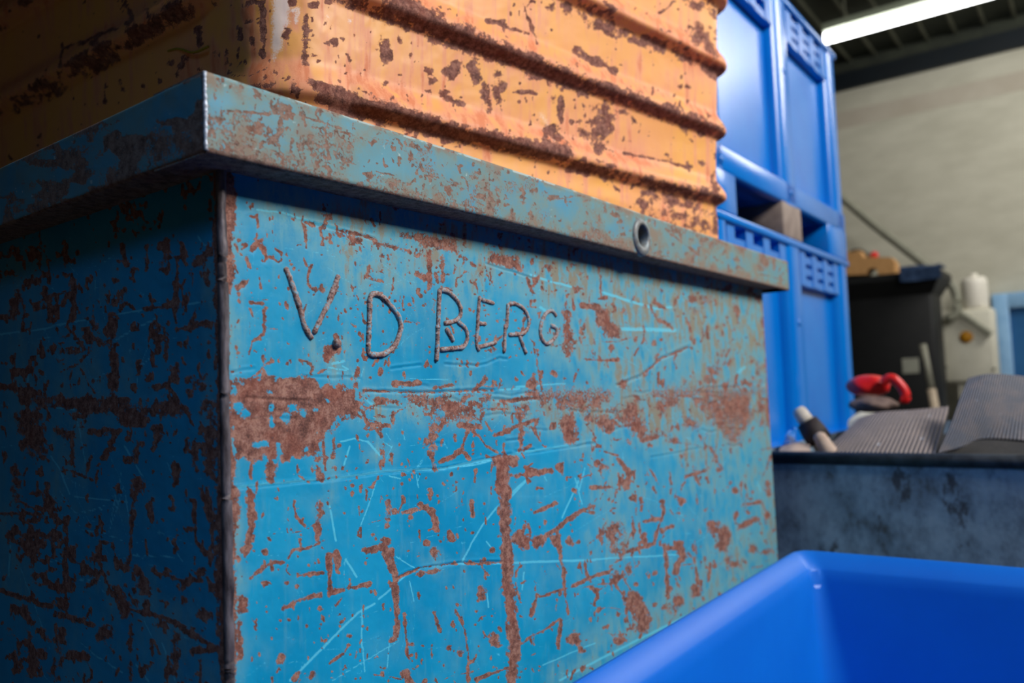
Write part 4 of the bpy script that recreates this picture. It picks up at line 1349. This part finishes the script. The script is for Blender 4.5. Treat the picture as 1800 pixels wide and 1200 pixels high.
# rubber mats: bent, ribbed sheets with thickness
def mat_rubber(name, c1, c2, freq, rot):
    m, nt, bs = nodes_of(name)
    N = NT(nt)
    w = nt.nodes.new('ShaderNodeTexWave')
    w.wave_type = 'BANDS'
    w.bands_direction = 'X'
    w.inputs['Scale'].default_value = freq
    w.inputs['Distortion'].default_value = 0.3
    uv = nt.nodes.new('ShaderNodeUVMap')
    nt.links.new(uv.outputs[0], w.inputs['Vector'])
    col = N.mix(w.outputs['Fac'], lin(c1), lin(c2))
    col = N.mix(N.math('MULTIPLY', N.step(N.noise(22, 5, 0.65), 0.42, 0.62), 0.35), col, lin((150, 134, 126)))
    col = N.mix(N.step(N.noise(38, 2, 0.5), 0.72, 0.76), col, lin((196, 206, 216)))
    nt.links.new(col, bs.inputs['Base Color'])
    bs.inputs['Roughness'].default_value = 0.75
    N.bump(w.outputs['Fac'], 0.8, 0.004, bs)
    return m


M['rub1'] = mat_rubber('ribbed_rubber_tan', (44, 40, 40), (168, 152, 146), 8.5, 0)
M['rub2'] = mat_rubber('ribbed_rubber_grey', (34, 36, 42), (140, 142, 152), 8.5, 0)


def sheet(name, rows, mat, label, cat, group=None, nu=40, nv=24, thick=0.008):
    """Bent sheet through a grid of control points (rows of world points)."""
    R_ = np.array([spline(r, nu) for r in rows])
    G_ = np.array([spline(R_[:, i], nv) for i in range(nu)]).transpose(1, 0, 2)
    V = G_.reshape(-1, 3)
    F = grid_faces(nv, nu)
    du = np.gradient(G_, axis=1)
    dv = np.gradient(G_, axis=0)
    nn = np.cross(du, dv)
    nn /= np.linalg.norm(nn, axis=2, keepdims=True) + 1e-9
    V2 = (G_ - nn * thick).reshape(-1, 3)
    F2 = F[:, ::-1] + len(V)
    edge = []
    idx = np.arange(nu * nv).reshape(nv, nu)
    loop = np.r_[idx[0, :], idx[1:, -1], idx[-1, -2::-1], idx[-2:0:-1, 0]]
    for a, b in zip(loop, np.roll(loop, -1)):
        edge.append((a, a + len(V), b + len(V), b))
    FF = np.concatenate([F, F2, np.array(edge)])
    o = mesh_obj(name, np.concatenate([V, V2]), FF, mat)
    me = o.data
    uvl = me.uv_layers.new(name='uv')
    uu = np.tile(np.linspace(0, 1, nu)[None], (nv, 1)).ravel()
    vv = np.tile(np.linspace(0, 1, nv)[:, None], (1, nu)).ravel()
    uu = np.r_[uu, uu]
    vv = np.r_[vv, vv]
    li = np.zeros(len(me.loops), np.int32)
    me.loops.foreach_get('vertex_index', li)
    uvl.data.foreach_set('uv', np.stack([uu[li], vv[li]], 1).astype(np.float32).ravel())
    smooth_by_angle(o, 0.9)
    return tag(o, label, cat, group)


def pt(px, py, x):
    p = on(px, py, 0, x)
    return (p[0], min(p[1], 0.105), p[2])


# filling that carries the top scraps
fill = sheet('rubber_heap', [[pt(1372, 806, 1.46), pt(1500, 803, 1.46), pt(1650, 803, 1.46), pt(1830, 800, 1.46)],
                             [pt(1368, 800, 1.65), pt(1500, 796, 1.65), pt(1650, 796, 1.65), pt(1830, 790, 1.65)],
                             [pt(1400, 785, 2.0), pt(1500, 768, 2.0), pt(1650, 766, 2.0), pt(1830, 762, 2.0)],
                             [pt(1480, 772, 2.5), pt(1520, 760, 2.5), pt(1650, 756, 2.5), pt(1830, 752, 2.5)]],
             plain('dark_rubber_crumbs', (24, 24, 25), (52, 48, 46), 0.85, 60, bump=0.8, dist=0.01),
             'dark heap of rubber offcuts filling the grey steel box', 'rubber', thick=0.05)
fill.location.z -= 0.010
sheet('rubber_mat', [[pt(1430, 800, 1.50), pt(1490, 796, 1.50), pt(1560, 797, 1.50), pt(1645, 801, 1.50)],
                     [pt(1462, 778, 1.60), pt(1500, 768, 1.58), pt(1575, 772, 1.57), pt(1652, 778, 1.58)],
                     [pt(1492, 752, 1.74), pt(1530, 742, 1.70), pt(1590, 744, 1.68), pt(1660, 748, 1.70)],
                     [pt(1508, 735, 1.90), pt(1545, 724, 1.86), pt(1600, 720, 1.86), pt(1668, 714, 1.88)]],
      M['rub1'], 'tan grey ribbed rubber mat lying flat beside the blue bins', 'rubber mat', 'rubber mat offcuts')
sheet('rubber_mat', [[pt(1648, 796, 1.50), pt(1690, 785, 1.52), pt(1730, 770, 1.55), pt(1815, 774, 1.56)],
                     [pt(1668, 752, 1.55), pt(1705, 742, 1.56), pt(1745, 732, 1.58), pt(1815, 735, 1.60)],
                     [pt(1686, 702, 1.62), pt(1722, 695, 1.62), pt(1762, 692, 1.64), pt(1818, 695, 1.66)],
                     [pt(1702, 664, 1.72), pt(1735, 657, 1.70), pt(1775, 658, 1.72), pt(1822, 664, 1.74)]],
      M['rub2'], 'dark grey ribbed rubber mat curling up at the right', 'rubber mat', 'rubber mat offcuts')

# small scraps at the end by the blue container
pale = plain('pale_wood', (196, 184, 168), (214, 204, 190), 0.8, 60)
blackr = plain('black_rubber', (30, 24, 24), (52, 40, 38), 0.7, 60)
tan = plain('tan_offcut', (176, 150, 132), (196, 172, 154), 0.8, 50)


def rod(name, p, q, r0, r1, mat, label, cat, n=9):
    P = np.linspace(p, q, 12)
    rr = np.interp(np.linspace(0, 1, 12), [0, 0.06, 0.9, 1], [r0 * 0.6, r0, r1, r1 * 0.5])
    o = MB().tube(P, rr.tolist(), n).build(name, mat, None, True)
    return tag(o, label, cat)


stick = thing('marker_stick', tuple(on(1440, 795, 0, 1.60)), 'pale stick with a black wrapped middle poking out of the grey box', 'stick')
a, b, c, d = (on(x, y, 0, 1.60) for x, y in ((1402, 718), (1420, 744), (1442, 775), (1452, 800)))
MB().tube([a, a + (b - a) * 0.2, b], [0.012, 0.017, 0.019], 12).build('pale_tip', pale, stick, True)
MB().tube([b - (b - a) * 0.1, (b + c) / 2, c], [0.026, 0.030, 0.030], 12).build('black_wrap', blackr, stick, True)
MB().tube([c, (c + d) / 2, d + (d - c) * 0.4], [0.022, 0.020, 0.02], 12).build('pale_end', pale, stick, True)
rod('wood_offcut', on(1437, 762, 0, 1.53), on(1466, 808, 0, 1.52), 0.014, 0.02, tan, 'tan wood offcut leaning beside the wrapped stick', 'wood offcut')
sheet('rubber_strip', [[pt(1372, 801, 1.46), pt(1395, 795, 1.46), pt(1425, 798, 1.47)], [pt(1370, 790, 1.52), pt(1395, 783, 1.52), pt(1424, 786, 1.52)],
                       [pt(1372, 782, 1.60), pt(1398, 777, 1.60), pt(1424, 780, 1.60)]], tan, 'small tan rubber strip at the corner next to the blue container', 'rubber strip', nu=14, nv=10)
sheet('plastic_scrap', [[pt(1368, 785, 1.58), pt(1384, 778, 1.58), pt(1400, 782, 1.59)], [pt(1366, 765, 1.64), pt(1382, 758, 1.64), pt(1398, 768, 1.65)],
                        [pt(1364, 752, 1.70), pt(1380, 752, 1.70), pt(1396, 760, 1.70)]], M['bin'], 'small bright blue plastic scrap lying in the corner of the grey box', 'plastic scrap', nu=12, nv=10)

# red bag on the far side of the heap
redm = plain('red_plastic', (206, 24, 26), (230, 44, 40), 0.35, 18, bump=0.4, dist=0.01)


def lump(name, c, rx, ry, rz, mat, parent=None, seed=0, amp=0.16, seg=28, rings=16):
    V, F = [], []
    rs_ = np.random.RandomState(seed)
    for i in range(rings + 1):
        th = math.pi * i / rings
        for k in range(seg):
            ph = 2 * math.pi * k / seg
            V.append((math.sin(th) * math.cos(ph), math.sin(th) * math.sin(ph), math.cos(th)))
    V = np.array(V)
    n = vnoise(V[:, 0] * 10 + V[:, 2] * 7, V[:, 1] * 10 - V[:, 2] * 5, 5.0, seed + 801) - 0.5
    ph = np.arctan2(V[:, 1], V[:, 0])
    n = 0.5 * (np.sin(3 * ph + seed) * V[:, 2] + np.sin(5 * ph + 2 * seed + 3 * V[:, 2])) * (1 - V[:, 2] ** 2) + 0 * n
    V = V * (1 + amp * n[:, None])
    V = V * np.array([rx, ry, rz]) + np.array(c)
    return mesh_obj(name, V, grid_faces(rings + 1, seg, wrap=True)[:, ::-1], mat, parent)


bag = thing('red_bag', tuple(on(1540, 725, 0, 2.05)), 'crumpled red plastic bag with a loop on the rubber heap', 'bag')
lump('bag_body', on(1527, 678, 0, 2.1), 0.05, 0.058, 0.032, redm, bag, 3)
hp = spline([on(x, y, 0, 2.05) for x, y in ((1552, 672), (1566, 664), (1580, 674), (1590, 688), (1592, 702), (1584, 700))], 30)
MB().tube(hp, 0.013, 10).build('bag_loop', redm, bag, True)
lump('brown_sack', on(1535, 711, 0, 2.02), 0.05, 0.062, 0.022, plain('brown_sack_cloth', (96, 76, 68), (128, 106, 96), 0.8, 40, bump=0.5, dist=0.01), None, 5)
tag(bpy.data.objects['brown_sack'], 'brown cloth sack lying under the red bag', 'sack')
sheet('foam_sheet', [[pt(1490, 752, 2.10), pt(1520, 746, 2.10), pt(1548, 748, 2.12)], [pt(1492, 738, 2.2), pt(1522, 730, 2.2), pt(1548, 734, 2.2)],
                     [pt(1494, 726, 2.32), pt(1524, 722, 2.32), pt(1575, 724, 2.32)]],
      plain('cream_foam', (206, 198, 172), (222, 214, 190), 0.9, 40), 'cream sheet of foam showing behind the tan rubber mat', 'foam sheet', nu=14, nv=10)

# ------------------------------------------------------------------ blue tub in the foreground
TZ = ZT - 0.56
tub = thing('plastic_tub', (0.72, -0.5, 0), 'bright blue plastic tub with a flared lip in the foreground', 'tub')
TX0, TX1, TY0, TY1 = -0.02, 1.140, -0.95, -0.058


def tub_ring(inset, z, r, n=10, bowl=0.0):
    x0, x1, y0, y1 = TX0 + inset, TX1 - inset, TY0 + inset, TY1 - inset
    r = max(r, 0.004)
    P = []
    for cx, cy, a0 in ((x1 - r, y1 - r, 0), (x0 + r, y1 - r, 90), (x0 + r, y0 + r, 180), (x1 - r, y0 + r, 270)):
        for k in range(n + 1):
            a = math.radians(a0 + 90 * k / n)
            P.append((cx + r * math.cos(a), cy + r * math.sin(a), z))
        # a few extra points along the next straight side
        nx = {0: (x0 + r, y1), 90: (x0, y0 + r), 180: (x1 - r, y0), 270: (x1, y1 - r)}[a0]
        last = P[-1]
        for s in (0.2, 0.4, 0.6, 0.8):
            x = last[0] + (nx[0] - last[0]) * s
            y = last[1] + (nx[1] - last[1]) * s
            b = 0.016 * math.sin(math.pi * s)
            if a0 == 0:
                y += 0
            if a0 == 270:
                x += b * 0.6
            P.append((x, y, z))
    return P


rp = [(0.014, TZ - 0.040, 0.03), (0.004, TZ - 0.036, 0.03), (0.000, TZ - 0.010, 0.03), (0.002, TZ - 0.002, 0.03), (0.008, TZ, 0.028),
      (0.013, TZ - 0.002, 0.027), (0.034, TZ - 0.022, 0.024), (0.037, TZ - 0.027, 0.024), (0.040, TZ - 0.045, 0.026), (0.060, TZ - 0.25, 0.05), (0.080, 0.10, 0.06), (0.11, 0.06, 0.06)]
ringsV = [tub_ring(*q) for q in rp]
k = len(ringsV[0])
F = grid_faces(len(ringsV), k, wrap=True)
mb = MB()
mb.add(sum(ringsV, []), [tuple(q) for q in F.tolist()] + [tuple((len(ringsV) - 1) * k + i for i in range(k))])
tb = smooth_by_angle(mb.build('inner_wall', M['tub'], tub, True), 0.42)
outer = [tub_ring(0.014, TZ - 0.040, 0.05), tub_ring(0.034, TZ - 0.05, 0.05), tub_ring(0.070, 0.05, 0.06), tub_ring(0.1, 0.0, 0.06)]
mb = MB()
mb.add(sum(outer, []), [tuple(q) for q in grid_faces(4, k, wrap=True)[:, ::-1].tolist()] + [tuple(3 * k + i for i in range(k - 1, -1, -1))])
mb.build('outer_wall', M['tub'], tub, True)

# ------------------------------------------------------------------ the far end of the hall
# fluorescent tube fitting
TA = on(1450, 68, 2, ZT + 2.25)
TB = on(1780, -5, 2, ZT + 2.25)
TB = TA + (TB - TA) * 1.25
TB[0] = TA[0] + 0.02
lampt = thing('tube_lamp', tuple((TA + TB) / 2), 'long glowing white fluorescent tube under the roof', 'lamp')
em = bpy.data.materials.new('fluorescent_glow')
em.use_nodes = True
em.node_tree.nodes.clear()
eo = em.node_tree.nodes.new('ShaderNodeOutputMaterial')
ee = em.node_tree.nodes.new('ShaderNodeEmission')
ee.inputs[0].default_value = (1.0, 1.0, 0.98, 1)
ee.inputs[1].default_value = 9.0
em.node_tree.links.new(ee.outputs[0], eo.inputs[0])
MB().tube(np.linspace(TA, TB, 8), 0.040, 18).build('glowing_tube', em, lampt, True)
up = np.array([0, 0, 0.065])
MB().box(min(TA[0], TB[0]) - 0.055, max(TA[0], TB[0]) + 0.055, TB[1], TA[1], TA[2] + 0.042, TA[2] + 0.09).build('batten', plain('lamp_batten', (150, 158, 136), (164, 172, 150), 0.5, 8), lampt)
for s in (0.1, 0.9):
    p = TA + (TB - TA) * s
    MB().tube([p + up, np.array([p[0], p[1], ZC])], 0.01, 6).build('hanger', M['rib'], lampt)

# black hopper with things on it
XM = 6.0
blk = plain('black_machine_paint', (9, 10, 10), (16, 17, 16), 0.6, 10)
hop = thing('black_hopper', (XM + 0.3, 0.75, 0), 'tall black steel hopper with a flared top against the beige wall', 'machine')
zb = ZT - 0.05
yl, yrr = 1.20, 0.44
MB().box(XM + 0.06, XM + 0.46, yrr, yl, 0.25, ZT + 0.36, 0.02).build('body', blk, hop, True)
mb = MB()
lo = [(XM + 0.06, yrr), (XM + 0.46, yrr), (XM + 0.46, yl), (XM + 0.06, yl)]
hi = [(XM - 0.02, yrr - 0.07), (XM + 0.52, yrr - 0.07), (XM + 0.52, yl + 0.07), (XM - 0.02, yl + 0.07)]
Vh = [(x, y, ZT + 0.32) for x, y in lo] + [(x, y, ZT + 0.44) for x, y in hi] + [(x, y, ZT + 0.485) for x, y in hi]
Fh = [(i, (i + 1) % 4, 4 + (i + 1) % 4, 4 + i) for i in range(4)] + [(4 + i, 4 + (i + 1) % 4, 8 + (i + 1) % 4, 8 + i) for i in range(4)] + [(8, 9, 10, 11)]
mb.add(Vh, Fh).build('flared_top', blk, hop)
for x in (XM + 0.08, XM + 0.38):
    for y in (yrr + 0.02, yl - 0.08):
        MB().box(x, x + 0.06, y, y + 0.06, 0, 0.26).build('leg', blk, hop)
pl = on(1600, 643, 0, XM + 0.05)
MB().box(XM + 0.052, XM + 0.062, pl[1] - 0.055, pl[1] + 0.055, pl[2] - 0.055, pl[2] + 0.055, 0.004).build('sticker_plate', plain('pale_plate', (150, 150, 136), (162, 162, 146), 0.6, 12), hop)

# timber block with a notch, on the hopper
tim = plain('orange_timber', (186, 138, 84), (206, 156, 100), 0.7, 14, stretch=(1, 6, 1))
ztop = ZT + 0.485
xb0 = XM - 0.005


def yz(px, py, x=XM + 0.06):
    p = on(px, py, 0, x)
    return p[1], p[2]


outl = [(1480, 468), (1480, 420), (1496, 428), (1512, 424), (1520, 436), (1568, 436), (1575, 444), (1575, 464), (1546, 466), (1544, 458), (1538, 454), (1530, 456), (1524, 466)]
pts2 = [yz(*q) for q in outl]
zmin = min(p[1] for p in pts2)
pts2 = [(y, max(z, 0) - (zmin - ztop)) for y, z in pts2]
kk = len(pts2)
Vt = [(xb0, y, z) for y, z in pts2] + [(xb0 + 0.16, y, z) for y, z in pts2]
Ft = [tuple(range(kk)), tuple(range(2 * kk - 1, kk - 1, -1))] + [(i, kk + i, kk + (i + 1) % kk, (i + 1) % kk) for i in range(kk)]
tblock = tag(MB().add(Vt, Ft).build('timber_block', tim), 'orange timber block with an arched notch on the black hopper', 'timber')
y_, z_2 = yz(1536, 436)
tag(lump('knob', (xb0 + 0.06, y_, z_2 + 0.02 - (zmin - ztop)), 0.03, 0.03, 0.03, redm, tblock, 8, 0.05), 'small red knob')
# folded blue cloth over the hopper's edge
clothm = plain('navy_cloth', (16, 40, 70), (50, 72, 104), 0.9, 18, bump=0.6, dist=0.01)
c0, c1 = 0.62, 0.36
rows = []
for s in np.linspace(0, 1, 5):
    r = []
    for yv in np.linspace(c0, c1, 6):
        w = 0.018 * math.sin(9 * yv + 5 * s)
        if s < 0.5:
            r.append((XM - 0.05 - 0.01 * math.sin(12 * yv), yv, ZT + 0.42 + 0.16 * s + w * 0.6))
        else:
            r.append((XM - 0.05 + 0.5 * (s - 0.5), yv, ZT + 0.505 + abs(w)))
    rows.append(r)
sheet('folded_cloth', rows, clothm, 'navy blue cloth hanging over the edge of the black hopper', 'cloth', nu=30, nv=20, thick=0.012)
y3, z3 = yz(1500, 396)
tag(lump('dark_bundle', (xb0 + 0.275, y3 + 0.04, ztop + 0.13), 0.08, 0.11, 0.13, plain('dark_grey_bundle', (52, 50, 44), (74, 70, 62), 0.9, 20), None, 11, 0.2),
    'dark grey bundle behind the timber block beside the blue bin', 'bundle')

# handrail running down the wall
railm = plain('grey_green_rail', (128, 128, 112), (146, 145, 128), 0.6, 14)
rl = thing('handrail', (XW - 0.3, 0.7, 0), 'grey stair handrail sloping down in front of the beige wall', 'handrail')
XR = XW - 0.42
rp_ = [on(x, y, 0, XR) for x, y in ((1420, 300), (1483, 350), (1535, 394), (1620, 460), (1655, 486), (1674, 503), (1682, 522), (1683, 545), (1676, 556), (1664, 560))]
MB().tube(spline(rp_, 60), 0.034, 12).build('rail', railm, rl, True)
for q in ((1640, 475),):
    p = on(*q, 0, XR)
    MB().tube([p, (p[0], p[1], 0.0)], 0.022, 10).build('post', railm, rl, True)
MB().tube(spline([on(x, y, 0, XR) for x, y in ((1690, 552), (1712, 566), (1742, 588))], 30), 0.026, 10).build('lower_rail', railm, rl, True)

# white switch cabinet, white canister, blue door frame
cabm = plain('cream_cabinet_paint', (204, 200, 182), (216, 212, 194), 0.5, 6)
XE = XW - 0.36
ya, za = yz(1648, 547, XE)
yb, zb_ = yz(1756, 672, XE)
cab = thing('switch_cabinet', (XE + 0.1, (ya + yb) / 2, 0), 'cream switch cabinet with an orange emblem beside the blue door frame', 'cabinet')
MB().box(XE, XE + 0.2, yb, ya, zb_, za, 0.03).build('body', cabm, cab, True)
MB().box(XE - 0.012, XE + 0.004, yb + 0.02, ya - 0.02, zb_ + 0.02, za - 0.02, 0.006).build('door', cabm, cab, True)
yk, zk = yz(1699, 592, XE)
mb = MB()
mb.tube([(XE - 0.012, yk, zk), (XE - 0.022, yk, zk)], 0.045, 20)
mb.build('emblem', plain('orange_emblem', (196, 132, 20), (212, 146, 30), 0.5, 20), cab, True)
MB().box(XE + 0.05, XE + 0.15, yb + 0.1, ya - 0.1, 0, zb_ + 0.03).build('stand', cabm, cab)
for q in ((1664, 645), (1748, 648)):
    yk, zk = yz(*q, XE)
    MB().tube([(XE - 0.012, yk, zk), (XE - 0.02, yk, zk)], 0.012, 10).build('screw', railm, cab, True)
ya2, za2 = yz(1684, 488, XE)
yb2, zb2 = yz(1738, 560, XE)
can = thing('white_canister', (XE + 0.1, (ya2 + yb2) / 2, za - 0.01), 'white canister standing on top of the cream switch cabinet', 'canister')
rc_ = (ya2 - yb2) / 2
yc_ = (ya2 + yb2) / 2
whm = plain('white_plastic', (226, 220, 206), (236, 230, 216), 0.5, 8)
MB().tube([(XE + 0.11, yc_, z) for z in (za + 0.001, za + 0.02, za2 - 0.06, za2 - 0.02, za2)], [rc_ * 0.94, rc_, rc_, rc_ * 0.97, rc_ * 0.8], 28).build('drum', whm, can, True)
MB().tube([(XE + 0.11, yc_, za2 - 0.005), (XE + 0.11, yc_, za2 + 0.03)], rc_ * 0.3, 18).build('cap', whm, can, True)

frm = plain('light_blue_frame_paint', (128, 172, 212), (144, 186, 222), 0.45, 8)
panm = plain('blue_door_panel', (38, 92, 142), (46, 102, 152), 0.4, 8)
XD = XW - 0.12
yd, zd = yz(1742, 517, XD)
dr = bpy.data.objects.new('door_1', None)
COL.objects.link(dr)
dr.location = (XD, yd - 0.5, 0)
ORG[dr.name] = np.array([XD, yd - 0.5, 0.0])
tag(dr, 'light blue door frame with a darker blue door leaf', 'door', None, 'structure')
MB().box(XD, XW, yd - 0.11, yd, 0, zd, 0.008).build('jamb', frm, dr, True)
MB().box(XD, XW, yd - 1.1, yd - 0.99, 0, zd, 0.008).build('jamb', frm, dr, True)
MB().box(XD, XW, yd - 1.0, yd - 0.1, zd - 0.12, zd, 0.008).build('lintel', frm, dr, True)
MB().box(XD + 0.05, XW, yd - 0.99, yd - 0.11, 0.02, zd - 0.12).build('door_leaf', panm, dr)

# leaning pole in front of the hopper
p = on(1622, 606, 0, 5.3)
q = on(1643, 716, 0, 5.2)
q2 = p + (q - p) * ((0.0 - p[2]) / (q[2] - p[2]))
pole = thing('broom_pole', (q2[0], q2[1], 0.0), 'pale pole leaning in front of the black hopper', 'pole')
m_ = p + (q - p) * 0.72
MB().tube([p, m_], 0.022, 12).build('upper_shaft', plain('grey_pole', (118, 116, 102), (134, 132, 116), 0.6, 20), pole, True)
MB().tube([m_, q2], 0.026, 12).build('lower_shaft', plain('pale_pole', (170, 152, 130), (186, 168, 146), 0.6, 20), pole, True)
